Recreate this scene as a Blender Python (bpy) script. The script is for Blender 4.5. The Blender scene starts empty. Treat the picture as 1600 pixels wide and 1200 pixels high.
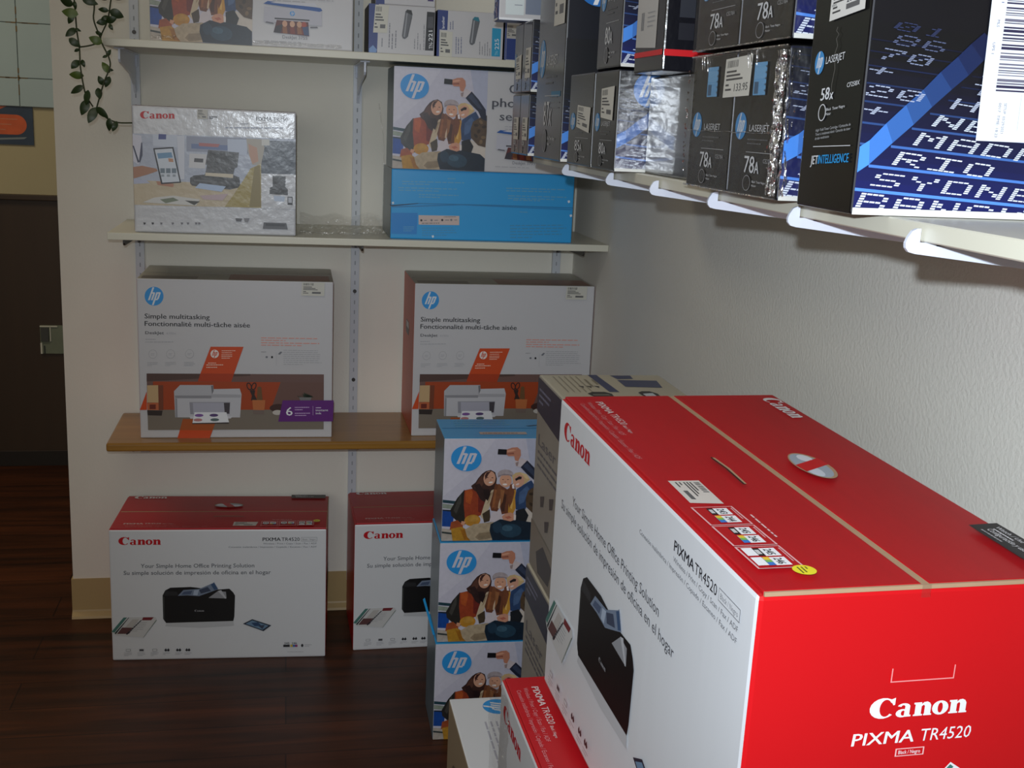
import bpy, bmesh, math, random
from mathutils import Vector, Matrix
random.seed(7)
PI = math.pi
S = bpy.context.scene
COL = S.collection

# ------------------------------------------------------------------ camera
CAM_H = 1.3155
YAW, PITCH, ROLL = 0.197, -0.2213, 0.0456
fw = Vector((math.sin(YAW)*math.cos(PITCH), math.cos(YAW)*math.cos(PITCH), math.sin(PITCH)))
r0 = Vector((math.cos(YAW), -math.sin(YAW), 0)); u0 = r0.cross(fw)
rt = r0*math.cos(ROLL) + u0*math.sin(ROLL); up = u0*math.cos(ROLL) - r0*math.sin(ROLL)
cd = bpy.data.cameras.new('camera'); cam = bpy.data.objects.new('camera', cd); COL.objects.link(cam)
cd.sensor_width = 36; cd.lens = 1812.46/1600*36; cd.clip_start = 0.02
m = Matrix((rt, up, -fw)).transposed().to_4x4(); m.translation = (0, 0, CAM_H)
cam.matrix_world = m
S.camera = cam

# ------------------------------------------------------------------ light and exposure
S.view_settings.view_transform = 'Standard'; S.view_settings.look = 'None'
S.view_settings.gamma = 1; S.view_settings.use_curve_mapping = False
S.view_settings.exposure = 0.0
wd = bpy.data.worlds.new('world'); S.world = wd; wd.use_nodes = True
wd.node_tree.nodes['Background'].inputs[0].default_value = (1.0, 0.93, 0.80, 1)
wd.node_tree.nodes['Background'].inputs[1].default_value = 0.12

def light(name, kind, loc, power, color, target=None, **kw):
    l = bpy.data.lights.new(name, kind); l.energy = power; l.color = color
    for k, v in kw.items(): setattr(l, k, v)
    o = bpy.data.objects.new(name, l); COL.objects.link(o); o.location = loc
    if target is not None:
        o.rotation_euler = (Vector(target) - Vector(loc)).to_track_quat('-Z', 'Y').to_euler()
    return o
# the little flash of the camera, a few centimetres above and left of its lens
flash = light('camera_flash', 'SPOT', Vector((0, 0, CAM_H)) + up*0.05 - rt*0.018, 55.0, (0.82, 0.91, 1.0),
              Vector((0, 0, CAM_H)) + fw*2 + rt*0.35 + up*0.1, spot_size=math.radians(74), spot_blend=0.75, shadow_soft_size=0.008)
# tired fluorescent fixtures on the ceiling
light('ceiling_light', 'AREA', (-0.3, 1.2, 2.42), 5.0, (1.0, 0.93, 0.80), (-0.3, 1.2, 0), shape='RECTANGLE', size=1.2, size_y=0.6)
light('added_rear_fill', 'AREA', (-0.9, -2.0, 1.7), 19.0, (1.0, 0.97, 0.92), (0.1, 3.0, 1.1), shape='RECTANGLE', size=2.2, size_y=1.3)  # soft fill added behind the camera to lift the back wall
light('ceiling_light', 'AREA', (-1.6, 3.3, 2.42), 11.0, (1.0, 0.88, 0.66), (-1.6, 3.5, 0), shape='RECTANGLE', size=1.0, size_y=0.6)

# ------------------------------------------------------------------ materials
def lin(c):
    return tuple(((x/255)/12.92 if x/255 <= 0.04045 else ((x/255+0.055)/1.055)**2.4) for x in c)
MATS = {}
def mat(name, rgb, rough=0.5, spec=0.5, metal=0, coat=0, coat_rough=0.1, bump=None, var=None, alpha=None):
    if name in MATS: return MATS[name]
    m = bpy.data.materials.new(name); m.use_nodes = True; nt = m.node_tree; N = nt.nodes; L = nt.links
    b = N['Principled BSDF']; c = lin(rgb)
    b.inputs['Base Color'].default_value = (*c, 1); b.inputs['Roughness'].default_value = rough
    b.inputs['Specular IOR Level'].default_value = spec; b.inputs['Metallic'].default_value = metal
    b.inputs['Coat Weight'].default_value = coat; b.inputs['Coat Roughness'].default_value = coat_rough
    tc = N.new('ShaderNodeTexCoord')
    if var:      # (scale, amount, stretch)
        mp = N.new('ShaderNodeMapping'); mp.inputs['Scale'].default_value = var[2] if len(var) > 2 else (1, 1, 1)
        nz = N.new('ShaderNodeTexNoise'); nz.inputs['Scale'].default_value = var[0]; nz.inputs['Detail'].default_value = 6
        L.new(tc.outputs['Object'], mp.inputs[0]); L.new(mp.outputs[0], nz.inputs['Vector'])
        mx = N.new('ShaderNodeMix'); mx.data_type = 'RGBA'; a = var[1]
        mx.inputs[6].default_value = (*[x*(1-a) for x in c], 1); mx.inputs[7].default_value = (*[min(1, x*(1+a)) for x in c], 1)
        L.new(nz.outputs[0], mx.inputs[0]); L.new(mx.outputs[2], b.inputs['Base Color'])
    if bump:     # (scale, strength, distance, stretch)
        mp = N.new('ShaderNodeMapping'); mp.inputs['Scale'].default_value = bump[3] if len(bump) > 3 else (1, 1, 1)
        nz = N.new('ShaderNodeTexNoise'); nz.inputs['Scale'].default_value = bump[0]; nz.inputs['Detail'].default_value = 4
        bp = N.new('ShaderNodeBump'); bp.inputs['Strength'].default_value = bump[1]; bp.inputs['Distance'].default_value = bump[2]
        L.new(tc.outputs['Object'], mp.inputs[0]); L.new(mp.outputs[0], nz.inputs['Vector'])
        L.new(nz.outputs[0], bp.inputs['Height']); L.new(bp.outputs[0], b.inputs['Normal']); L.new(bp.outputs[0], b.inputs['Coat Normal'])
    MATS[name] = m
    return m

def film_mat(name, rough, gloss, bump):
    m = bpy.data.materials.new(name); m.use_nodes = True; nt = m.node_tree; N = nt.nodes; L = nt.links
    for n in list(N):
        if n.type == 'BSDF_PRINCIPLED': N.remove(n)
    out = [n for n in N if n.type == 'OUTPUT_MATERIAL'][0]
    tr = N.new('ShaderNodeBsdfTransparent'); tr.inputs[0].default_value = (0.985, 0.985, 0.985, 1)
    gl = N.new('ShaderNodeBsdfGlossy'); gl.inputs['Roughness'].default_value = rough; gl.inputs[0].default_value = (1, 1, 1, 1)
    mx = N.new('ShaderNodeMixShader')
    tc = N.new('ShaderNodeTexCoord'); nz = N.new('ShaderNodeTexNoise'); nz.inputs['Scale'].default_value = bump[0]; nz.inputs['Detail'].default_value = 3
    bp = N.new('ShaderNodeBump'); bp.inputs['Strength'].default_value = bump[1]; bp.inputs['Distance'].default_value = bump[2]
    L.new(tc.outputs['Object'], nz.inputs['Vector']); L.new(nz.outputs[0], bp.inputs['Height']); L.new(bp.outputs[0], gl.inputs['Normal'])
    mx.inputs[0].default_value = gloss
    L.new(tr.outputs[0], mx.inputs[1]); L.new(gl.outputs[0], mx.inputs[2]); L.new(mx.outputs[0], out.inputs['Surface'])
    return m

def wallmat(name, rgb, bump=0.25):
    return mat(name, rgb, rough=0.75, spec=0.25, bump=(170, bump, 0.0016), var=(2.0, 0.04))
M_WALL = wallmat('painted wall', (238, 234, 222))
M_WALLR = wallmat('textured wall', (236, 234, 226), 0.6)
M_FAR = wallmat('far tan wall', (184, 172, 138))
M_PANEL = mat('dark brown panel', (60, 43, 27), rough=0.5, var=(3, 0.2, (6, 6, 0.5)))
M_BASE = mat('tan vinyl base', (186, 160, 112), rough=0.45)
M_SHELF = mat('cream laminate', (214, 211, 194), rough=0.35, var=(6, 0.03))
M_EDGE = mat('cream laminate edge', (206, 200, 180), rough=0.4, var=(9, 0.05))
M_WOODSH = None
M_WHITE = mat('white painted steel', (216, 222, 236), rough=0.3)
M_DARKM = mat('dark bronze steel', (52, 46, 42), rough=0.4)
M_GALV = mat('zinc steel', (204, 208, 214), rough=0.4)
M_BLACK = mat('black', (14, 14, 16), rough=0.5)
M_HOLE = mat('slot shadowless black', (30, 30, 32), rough=0.9)
PW = mat('coated white board', (200, 199, 202), rough=0.33, spec=0.5)
PW2 = mat('bright white board', (220, 222, 226), rough=0.36, bump=(60, 0.08, 0.002, (1, 1, .1)))
PRED = mat('red printed board', (198, 14, 22), rough=0.4, spec=0.45)
PREDT = mat('red flap board', (176, 14, 24), rough=0.42, spec=0.5, var=(14, 0.08, (1, 8, 1)))
PORANGE = mat('orange board', (206, 76, 30), rough=0.4)
PBLUE = mat('sky blue board', (44, 160, 226), rough=0.32)
PGREY = mat('grey beige board', (186, 178, 158), rough=0.4)
PKRAFT = mat('raw cardboard', (168, 138, 108), rough=0.8, var=(40, 0.12))
PBLACKB = mat('laser box black', (17, 17, 19), rough=0.22, spec=0.5, coat=0.25, coat_rough=0.12)
PNAVY = mat('navy ink', (22, 25, 52), rough=0.35)
def C(r, g, b, rough=0.38):
    return mat('ink %d %d %d' % (r, g, b) + ('' if rough == 0.38 else ' gloss'), (r, g, b), rough=rough)
M_FILM = film_mat('clear film', 0.06, 0.07, (26, 1.0, 0.02))
M_FILM2 = film_mat('crumpled film', 0.08, 0.17, (60, 1.0, 0.02))

# wood: orange-brown laminate shelf, dark plank floor
def wood(name, c1, c2, rough, scale, planks=None, coat=0.0):
    m = bpy.data.materials.new(name); m.use_nodes = True; nt = m.node_tree; N = nt.nodes; L = nt.links
    b = N['Principled BSDF']; b.inputs['Roughness'].default_value = rough; b.inputs['Coat Weight'].default_value = coat; b.inputs['Specular IOR Level'].default_value = .3
    tc = N.new('ShaderNodeTexCoord'); mp = N.new('ShaderNodeMapping'); mp.inputs['Scale'].default_value = scale
    nz = N.new('ShaderNodeTexNoise'); nz.inputs['Scale'].default_value = 1.0; nz.inputs['Detail'].default_value = 8; nz.inputs['Distortion'].default_value = 0.6
    rp = N.new('ShaderNodeValToRGB'); rp.color_ramp.elements[0].position = .3; rp.color_ramp.elements[1].position = .72
    rp.color_ramp.elements[0].color = (*lin(c1), 1); rp.color_ramp.elements[1].color = (*lin(c2), 1)
    L.new(tc.outputs['Object'], mp.inputs[0]); L.new(mp.outputs[0], nz.inputs['Vector']); L.new(nz.outputs[0], rp.inputs[0])
    last = rp.outputs[0]
    if planks:
        bk = N.new('ShaderNodeTexBrick'); bk.inputs['Scale'].default_value = 1.0
        bk.inputs['Brick Width'].default_value = planks[0]; bk.inputs['Row Height'].default_value = planks[1]
        bk.inputs['Mortar Size'].default_value = 0.0016; bk.inputs['Mortar Smooth'].default_value = 0.1
        bk.inputs['Color1'].default_value = (0.72, 0.72, 0.72, 1); bk.inputs['Color2'].default_value = (1.15, 1.1, 1.05, 1); bk.inputs['Mortar'].default_value = (0.25, 0.25, 0.25, 1)
        L.new(tc.outputs['Object'], bk.inputs['Vector'])
        mx = N.new('ShaderNodeMix'); mx.data_type = 'RGBA'; mx.blend_type = 'MULTIPLY'; mx.inputs[0].default_value = 1
        L.new(last, mx.inputs[6]); L.new(bk.outputs[0], mx.inputs[7]); last = mx.outputs[2]
    L.new(last, b.inputs['Base Color'])
    return m
M_FLOOR = wood('dark plank floor', (44, 22, 10), (92, 48, 24), 0.42, (2.2, 26, 1), planks=(1.2, 0.125))
M_WOODSH = wood('honey wood shelf', (140, 98, 38), (168, 122, 56), 0.28, (1.5, 30, 30), coat=0.2)

# ------------------------------------------------------------------ mesh helpers
class MB:
    def __init__(s): s.v = []; s.f = []; s.m = []; s.mats = []
    def mi(s, m):
        if m not in s.mats: s.mats.append(m)
        return s.mats.index(m)
    def add(s, vs, fs, m):
        k = len(s.v); i = s.mi(m); s.v += [tuple(v) for v in vs]
        for f in fs: s.f.append([k+j for j in f]); s.m.append(i)
    def box(s, a, b, m):
        (x0, y0, z0), (x1, y1, z1) = a, b
        s.add([(x0, y0, z0), (x1, y0, z0), (x1, y1, z0), (x0, y1, z0), (x0, y0, z1), (x1, y0, z1), (x1, y1, z1), (x0, y1, z1)],
              [(0, 3, 2, 1), (4, 5, 6, 7), (0, 1, 5, 4), (1, 2, 6, 5), (2, 3, 7, 6), (3, 0, 4, 7)], m)
    def prism(s, pts, axis, a, b, m):     # polygon extruded along an axis
        def P(p, t):
            return (t, p[0], p[1]) if axis == 'x' else (p[0], t, p[1]) if axis == 'y' else (p[0], p[1], t)
        n = len(pts); vs = [P(p, a) for p in pts] + [P(p, b) for p in pts]
        fs = [tuple(range(n))[::-1], tuple(range(n, 2*n))] + [(i, (i+1) % n, n+(i+1) % n, n+i) for i in range(n)]
        s.add(vs, fs, m)
    def tube(s, pts, r, m, n=7):
        rings = []
        for i, p in enumerate(pts):
            p = Vector(p); t = (Vector(pts[min(i+1, len(pts)-1)]) - Vector(pts[max(i-1, 0)])).normalized()
            a = t.orthogonal().normalized(); b = t.cross(a)
            rr = r[i] if isinstance(r, (list, tuple)) else r
            rings.append([p + (a*math.cos(2*PI*k/n) + b*math.sin(2*PI*k/n))*rr for k in range(n)])
        vs = [v for R in rings for v in R]
        fs = [(i*n+k, i*n+(k+1) % n, (i+1)*n+(k+1) % n, (i+1)*n+k) for i in range(len(pts)-1) for k in range(n)]
        fs += [tuple(range(n))[::-1], tuple((len(pts)-1)*n+k for k in range(n))]
        s.add(vs, fs, m)
    def mesh(s, name, bevel=0, seg=2, recalc=True):
        me = bpy.data.meshes.new(name); me.from_pydata(s.v, [], s.f)
        for m in s.mats: me.materials.append(m)
        me.polygons.foreach_set('material_index', s.m)
        if bevel or recalc:
            bm = bmesh.new(); bm.from_mesh(me)
            if recalc: bmesh.ops.recalc_face_normals(bm, faces=bm.faces)
            if bevel:
                bmesh.ops.bevel(bm, geom=[e for e in bm.edges if e.is_manifold and e.calc_face_angle(0) > 0.5], offset=bevel, segments=seg, profile=0.6, affect='EDGES')
            bm.to_mesh(me); bm.free()
        me.update(); return me
    def build(s, name, parent=None, bevel=0, seg=2, recalc=True):
        o = bpy.data.objects.new(name, s.mesh(name, bevel, seg, recalc)); COL.objects.link(o)
        if parent: o.parent = parent
        return o

def tag(o, label=None, cat=None, group=None, kind=None):
    if label: o['label'] = label
    if cat: o['category'] = cat
    if group: o['group'] = group
    if kind: o['kind'] = kind
    return o
def thing(name, label, cat, loc=(0, 0, 0), rot=(0, 0, 0), group=None):
    o = bpy.data.objects.new(name, None); COL.objects.link(o); o.empty_display_size = 0.05
    o.location = loc; o.rotation_euler = rot
    return tag(o, label, cat, group)
def struct(name, mb, bevel=0):
    return tag(mb.build(name, bevel=bevel), kind='structure')
def copy_tree(o, parent=None):
    c = o.copy(); COL.objects.link(c); c.parent = parent
    for ch in [x for x in bpy.data.objects if x.parent == o]: copy_tree(ch, c)
    return c
def place(o, loc, rot, label, group=None):
    o.location = loc; o.rotation_euler = rot; o['label'] = label
    if group: o['group'] = group
    elif 'group' in o.keys(): del o['group']
    return o

# ------------------------------------------------------------------ printing on faces
def homog(src, dst):        # 3x3 mapping four source points onto four target points
    A = []; B = []
    for (x, y), (u, v) in zip(src, dst):
        A.append([x, y, 1, 0, 0, 0, -u*x, -u*y]); B.append(u)
        A.append([0, 0, 0, x, y, 1, -v*x, -v*y]); B.append(v)
    n = 8
    for i in range(n):
        p = max(range(i, n), key=lambda r: abs(A[r][i])); A[i], A[p] = A[p], A[i]; B[i], B[p] = B[p], B[i]
        for r in range(n):
            if r != i:
                k = A[r][i]/A[i][i]
                for c in range(i, n): A[r][c] -= k*A[i][c]
                B[r] -= k*B[i]
    h = [B[i]/A[i][i] for i in range(n)] + [1]
    def f(x, y):
        w = h[6]*x + h[7]*y + 1
        return ((h[0]*x+h[1]*y+h[2])/w, (h[3]*x+h[4]*y+h[5])/w)
    return f
GL = {}
def glyphs(s, bold=0.0):    # letters of the built-in font as a flat mesh, cap height 1, width 1
    k = (s, bold)
    if k in GL: return GL[k]
    cu = bpy.data.curves.new('t', 'FONT'); cu.body = s; cu.resolution_u = 2; cu.offset = bold; cu.fill_mode = 'FRONT'
    ob = bpy.data.objects.new('t', cu); COL.objects.link(ob)
    dg = bpy.context.evaluated_depsgraph_get(); dg.update()
    me = ob.evaluated_get(dg).to_mesh()
    vs = [(v.co.x, v.co.y) for v in me.vertices]; fs = [tuple(p.vertices) for p in me.polygons]
    ob.evaluated_get(dg).to_mesh_clear(); bpy.data.objects.remove(ob); bpy.data.curves.remove(cu)
    if not vs: GL[k] = ([], [], 1); return GL[k]
    x0 = min(v[0] for v in vs); x1 = max(v[0] for v in vs)
    cap = 0.729
    GL[k] = ([((x-x0)/(x1-x0), y/cap) for x, y in vs], fs, (x1-x0)/cap)
    return GL[k]
def ell(cx, cy, rx, ry, n=20, a0=0, a1=2*PI, rot=0):
    o = []
    for i in range(n):
        a = a0 + (a1-a0)*i/n; x = rx*math.cos(a); y = ry*math.sin(a)
        o.append((cx + x*math.cos(rot) - y*math.sin(rot), cy + x*math.sin(rot) + y*math.cos(rot)))
    return o
def quad(x0, y0, x1, y1): return [(x0, y0), (x1, y0), (x1, y1), (x0, y1)]
def clip_poly(p, x0, y0, x1, y1):
    for ax, lim, sgn in ((0, x0, 1), (0, x1, -1), (1, y0, 1), (1, y1, -1)):
        q = []
        for i in range(len(p)):
            a, b = p[i], p[(i+1) % len(p)]; da = (a[ax]-lim)*sgn; db = (b[ax]-lim)*sgn
            if da >= 0: q.append(a)
            if da*db < 0:
                t = da/(da-db); q.append((a[0]+(b[0]-a[0])*t, a[1]+(b[1]-a[1])*t))
        p = q
        if len(p) < 3: return []
    return p
class Art:
    def __init__(s, H=None): s.H = H or (lambda x, y: (x, y)); s.parts = {}; s.n = 0; s.part = 'printed_graphics'; s.clip = None
    def _mb(s):
        return s.parts.setdefault(s.part, MB())
    def z(s): return 0.0003 + 0.00004*s.n
    def poly(s, pts, m, same=False):
        if not same: s.n += 1
        pts = [s.H(*p) for p in pts]
        if s.clip: pts = clip_poly(pts, *s.clip)
        if len(pts) < 3: return
        z = s.z(); s._mb().add([(u, v, z) for u, v in pts], [tuple(range(len(pts)))], m)
    def rect(s, x0, y0, x1, y1, m, same=False): s.poly(quad(x0, y0, x1, y1), m, same)
    def tris(s, vs, fs, m):
        s.n += 1; z = s.z(); q = [(*s.H(*v), z) for v in vs]
        s._mb().add(q, fs, m)
    def text(s, t, x, y, cap, m, width=None, d=(1, 0), upv=(0, -1), bold=0.0, slant=0):
        """baseline start (x, y); d, upv: unit directions of reading and of up, in source units"""
        vs, fs, w = glyphs(t)
        if not vs: return
        W = width if width else w*cap
        if bold:      # heavier face: the same outlines set again a hair to each side
            for q in (-bold*.9, bold*.9, -bold*.45):
                s.tris([(x + d[0]*(a*W+slant*b*cap+q*cap) + upv[0]*b*cap, y + d[1]*(a*W+slant*b*cap+q*cap) + upv[1]*b*cap) for a, b in vs], fs, m)
        s.tris([(x + d[0]*(a*W+slant*b*cap) + upv[0]*b*cap, y + d[1]*(a*W+slant*b*cap) + upv[1]*b*cap) for a, b in vs], fs, m)
    def lines(s, x0, y0, x1, dy, n, th, m, d=(1, 0), dn=(0, 1), seed=1, left=None):
        """small print too fine to read: rows of word-long dashes"""
        R = random.Random(seed); s.n += 1; L = x1-x0
        for i in range(n):
            end = L*(1 if i < n-1 else R.uniform(.4, .9)) * R.uniform(.86, 1); t = 0
            while t < end:
                w = min(R.uniform(.04, .13)*L, end-t)
                if w > 0:
                    a = (x0 + d[0]*t + dn[0]*i*dy, y0 + d[1]*t + dn[1]*i*dy)
                    s.poly([a, (a[0]+d[0]*w, a[1]+d[1]*w), (a[0]+d[0]*w+dn[0]*th, a[1]+d[1]*w+dn[1]*th), (a[0]+dn[0]*th, a[1]+dn[1]*th)], m, same=True)
                t += w + L*.018
    def hp(s, cx, cy, r, blue, white, ex=(1, 0), ey=(0, -1), part='logo', ry=None):
        old = s.part; s.part = part; ry = ry or r
        def T(x, y): return (cx + r*x*ex[0] + ry*y*ey[0], cy + r*x*ex[1] + ry*y*ey[1])
        s.poly([T(math.cos(a*2*PI/40), math.sin(a*2*PI/40)) for a in range(40)], blue)
        k = 0.36
        def st(x0, y0, x1, y1, lim=True):
            P = [(x0+k*y0, y0), (x1+k*y0, y0), (x1+k*y1, y1), (x0+k*y1, y1)]
            s.n += .12; s.poly([T(*p) for p in P], white, same=True)
        s.n += 1
        st(-.50, -.42, -.31, .94); st(-.31, .27, -.1, .42); st(-.19, -.42, 0, .38)
        st(.10, -.94, .29, .42); st(.29, .27, .5, .42); st(.40, -.30, .59, .38); st(.29, -.42, .52, -.27)
        s.part = old
    def canon(s, x, y, W, Hh, m, d=(1, 0), upv=(0, -1), part='logo'):
        """heavy serif word mark, Hh = height of the capital"""
        old = s.part; s.part = part; s.n += 1
        def P(pts): s.n += .12; s.poly([(x + d[0]*a*W + upv[0]*b*Hh, y + d[1]*a*W + upv[1]*b*Hh) for a, b in pts], m, same=True)
        def band(cx, cy, ro, so, ix, iy, ri, si, a0, a1, n=14):
            for i in range(n):
                t0 = a0+(a1-a0)*i/n; t1 = a0+(a1-a0)*(i+1)/n
                P([(cx+ro*math.cos(t0), cy+so*math.sin(t0)), (cx+ro*math.cos(t1), cy+so*math.sin(t1)),
                   (ix+ri*math.cos(t1), iy+si*math.sin(t1)), (ix+ri*math.cos(t0), iy+si*math.sin(t0))])
        h = .68
        band(.135, .5, .135, .52, .162, .5, .062, .43, .62, 2*PI-.75)       # C
        P([(.196, .90), (.252, 1.0), (.252, .64), (.236, .62), (.222, .74)])
        band(.335, .19, .065, .21, .345, .19, .022, .13, 0, 2*PI)           # a
        P([(.355, 0), (.425, 0), (.425, .08), (.41, .1), (.41, .55), (.36, .5)])
        band(.345, .5, .066, .19, .34, .48, .022, .12, 0, PI*.9, 8)
        for o in (.455, .82):                                               # n
            P([(o-.006, 0), (o+.088, 0), (o+.088, .07), (o+.073, .09), (o+.073, h), (o-.006, h), (o-.006, h-.08), (o+.009, h-.1), (o+.009, .09), (o-.006, .07)])
            P([(o+.100, 0), (o+.182, 0), (o+.182, .07), (o+.170, .09), (o+.170, .5), (o+.155, .63), (o+.128, h+.02), (o+.095, h), (o+.070, .57), (o+.070, .46), (o+.094, .55), (o+.106, .48), (o+.106, .09), (o+.100, .07)])
        band(.722, .34, .084, .36, .722, .34, .026, .26, 0, 2*PI, 18)        # o
        s.part = old
    def build(s, parent, frame, names=None):
        """frame = (origin, u, v, n) in the thing's own space"""
        o, u, v, n = [Vector(a) for a in frame]; out = []
        for k, mb in s.parts.items():
            if not mb.v: continue
            M = MB(); M.mats = mb.mats; M.f = mb.f; M.m = mb.m
            M.v = [tuple(o + u*a + v*b + n*c) for a, b, c in mb.v]
            ob = M.build(k, parent, recalc=False); out.append(ob)
            bm = bmesh.new(); bm.from_mesh(ob.data); bm.normal_update()
            fl = [f for f in bm.faces if f.normal.dot(n) < 0]
            if fl: bmesh.ops.reverse_faces(bm, faces=fl)
            bm.to_mesh(ob.data); bm.free()
        return out
def F_front(w, d, h): return ((0, 0, 0), (1, 0, 0), (0, 0, 1), (0, -1, 0))
def F_top(w, d, h): return ((0, 0, h), (1, 0, 0), (0, 1, 0), (0, 0, 1))
def F_left(w, d, h): return ((0, d, 0), (0, -1, 0), (0, 0, 1), (-1, 0, 0))
def F_right(w, d, h): return ((w, 0, 0), (0, 1, 0), (0, 0, 1), (1, 0, 0))

def carton(parent, w, d, h, mf, mt=None, ml=None, mr=None, mbk=None, bevel=0.003, name='carton'):
    """cardboard box with rounded creases; every side its own board"""
    mt = mt or mf; ml = ml or mf; mr = mr or ml; mbk = mbk or mf
    bm = bmesh.new(); bmesh.ops.create_cube(bm, size=1)
    for v in bm.verts: v.co = Vector(((v.co.x+.5)*w, (v.co.y+.5)*d, (v.co.z+.5)*h))
    mats = []
    def mi(m):
        if m not in mats: mats.append(m)
        return mats.index(m)
    mi(mf)
    for f in bm.faces:
        n = f.normal
        f.material_index = mi(mf if n.y < -.5 else mbk if n.y > .5 else ml if n.x < -.5 else mr if n.x > .5 else mt)
    bmesh.ops.bevel(bm, geom=list(bm.edges), offset=bevel, segments=2, profile=.6, affect='EDGES')
    bm.normal_update()
    for f in bm.faces:
        n = f.normal
        f.material_index = mi(mf if n.y < -.3 else mr if n.x > .3 else ml if n.x < -.3 else mt if n.z > .3 else mbk)
    me = bpy.data.meshes.new(name)
    for m in mats: me.materials.append(m)
    for f in bm.faces: f.smooth = False
    bm.to_mesh(me); bm.free()
    o = bpy.data.objects.new(name, me); COL.objects.link(o); o.parent = parent
    return o
WHT = C(236, 238, 242); INK = C(30, 30, 36); GRY = C(120, 122, 128); LGR = C(170, 170, 176); RED = C(190, 16, 30)
HPB = C(44, 148, 220); HPW = C(222, 226, 232); STK = C(206, 204, 192); SKIN = C(206, 150, 120)
def sticker(A, pts, m=None, seed=3, price=None, dark=None):
    """price sticker: quad in source units, small barcode, print and price"""
    old = A.part; A.part = 'price_sticker'; m = m or STK; dark = dark or C(70, 70, 72)
    A.poly(pts, m); (a, b, c, d_) = [Vector(p) for p in pts]   # TL TR BR BL
    def P(u, v): q = a*(1-u)*(1-v) + b*u*(1-v) + c*u*v + d_*(1-u)*v; return (q.x, q.y)
    A.n += 1; R = random.Random(seed); t = .07
    while t < .5:
        w = R.choice((.012, .02, .03)); A.poly([P(t, .06), P(t+w, .06), P(t+w, .24), P(t, .24)], dark, same=True); t += w+.02
    for i, (x1, v) in enumerate(((.45, .32), (.6, .42), (.7, .52), (.2, .66), (.3, .78))):
        A.poly([P(.07, v), P(x1, v), P(x1, v+.05), P(.07, v+.05)], dark, same=True)
    if not price: A.poly([P(.46, .70), P(.84, .70), P(.84, .84), P(.46, .84)], C(96, 96, 98))
    if price:
        e = (b-a).length; up_ = (a-d_).normalized(); di = (b-a).normalized(); p0 = P(.42, .86)
        A.text(price, p0[0], p0[1], (a-d_).length*.2, dark, width=e*.5, d=tuple(di), upv=tuple(up_), bold=.01)
    A.part = old

# ================================================================== the room
D, W, L0 = 2.9926, 0.7465, -0.5449
mb = MB(); mb.box((-4.2, -2.2, -0.05), (W+.12, 4.5, 0), M_FLOOR); struct('floor', mb)
mb = MB(); mb.box((-4.2, -2.2, 2.5), (W+.12, 4.5, 2.6), mat('ceiling white', (214, 210, 200), rough=.9)); struct('ceiling', mb)
mb = MB(); mb.box((L0, D, 0), (W+.12, D+.12, 2.5), M_WALL); struct('wall_back', mb)
mb = MB(); mb.box((W, -2.2, 0), (W+.12, D, 2.5), M_WALLR); struct('wall_right', mb)
YF = 4.39
mb = MB(); mb.box((-4.2, YF, 0), (W+.12, YF+.1, 2.5), M_FAR); struct('wall_far', mb)
mb = MB(); mb.box((-4.3, -2.2, 0), (-4.2, 4.5, 2.5), M_FAR); struct('wall_left', mb)
mb = MB(); mb.box((-4.2, YF-.02, 0), (W, YF, .975), M_PANEL); mb.box((-4.2, YF-.035, .975), (W, YF, .993), M_PANEL)
mb.box((-4.2, YF-.028, 0), (W, YF-.02, .06), mat('panel foot black', (34, 26, 20), rough=.6)); struct('trim_1', mb, bevel=.002)
mb = MB(); mb.box((L0-.004, D-.004, 0), (W-.004, D, .1061), M_BASE); mb.prism([(D-.004, 0), (D-.018, 0), (D-.016, .006), (D-.006, .016), (D-.004, .02)], 'x', L0-.004, W-.004, M_BASE)
mb.box((L0-.004, D, 0), (L0, D+.12, .1061), M_BASE); struct('baseboard_back', mb)
mb = MB(); mb.box((W-.004, -2.2, 0), (W, D-.018, .1061), M_BASE); mb.prism([(W-.004, 0), (W-.016, 0), (W-.004, .018)], 'y', -2.2, D-.018, M_BASE); struct('baseboard_right', mb)

# pale tiled panel on the far wall, joints stained by rust
t = thing('tiled_wall_panel', 'pale blue tiled panel with rust-stained joints on the far wall beyond the doorway', 'wall panel', (0, YF, 0))
tile = mat('pale blue tile', (168, 186, 188), rough=.35, var=(5, .06)); joint = mat('rusty joint', (122, 100, 66), rough=.8, var=(30, .35))
g = MB(); g.box((-2.0, -.006, 1.294), (-.4, 0, 2.4), mat('pale joint', (150, 158, 152), rough=.7)); g.build('grout', t)
ti = MB()
for i in range(-6, 3):
    for j in range(7):
        x0 = -.908+.183*i; z0 = 1.3905+.183*(j-1) if j else 1.294
        z1 = 1.3905+.183*j
        ti.box((x0+.0012, -.011, z0+.0012), (x0+.1818, -.006, z1-.0012), tile)
ti.build('tiles', t, bevel=.001, seg=1)
ru = MB(); R = random.Random(5)
for i in range(-6, 3):
    for j in range(6):
        x0 = -.908+.183*i; z0 = 1.3905+.183*j
        for k in range(9):                       # stains creep outwards from each crossing
            a = R.choice((0, 1, 2, 3)); l = abs(R.gauss(0, .035))+.006; wd_ = R.uniform(.0012, .0034)*(1-.5*min(1, l/.08))
            dx, dz = ((l, 0), (-l, 0), (0, l), (0, -l))[a]; q = .2+.8*R.random()
            cx, cz = x0+dx*q, z0+dz*q; e = l*R.uniform(.15, .5)
            if a < 2: ru.box((cx-e, -.0118, cz-wd_), (cx+e, -.011, cz+wd_), joint)
            else: ru.box((cx-wd_, -.0118, cz-e), (cx+wd_, -.011, cz+e), joint)
ru.build('rust_stains', t)

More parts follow.
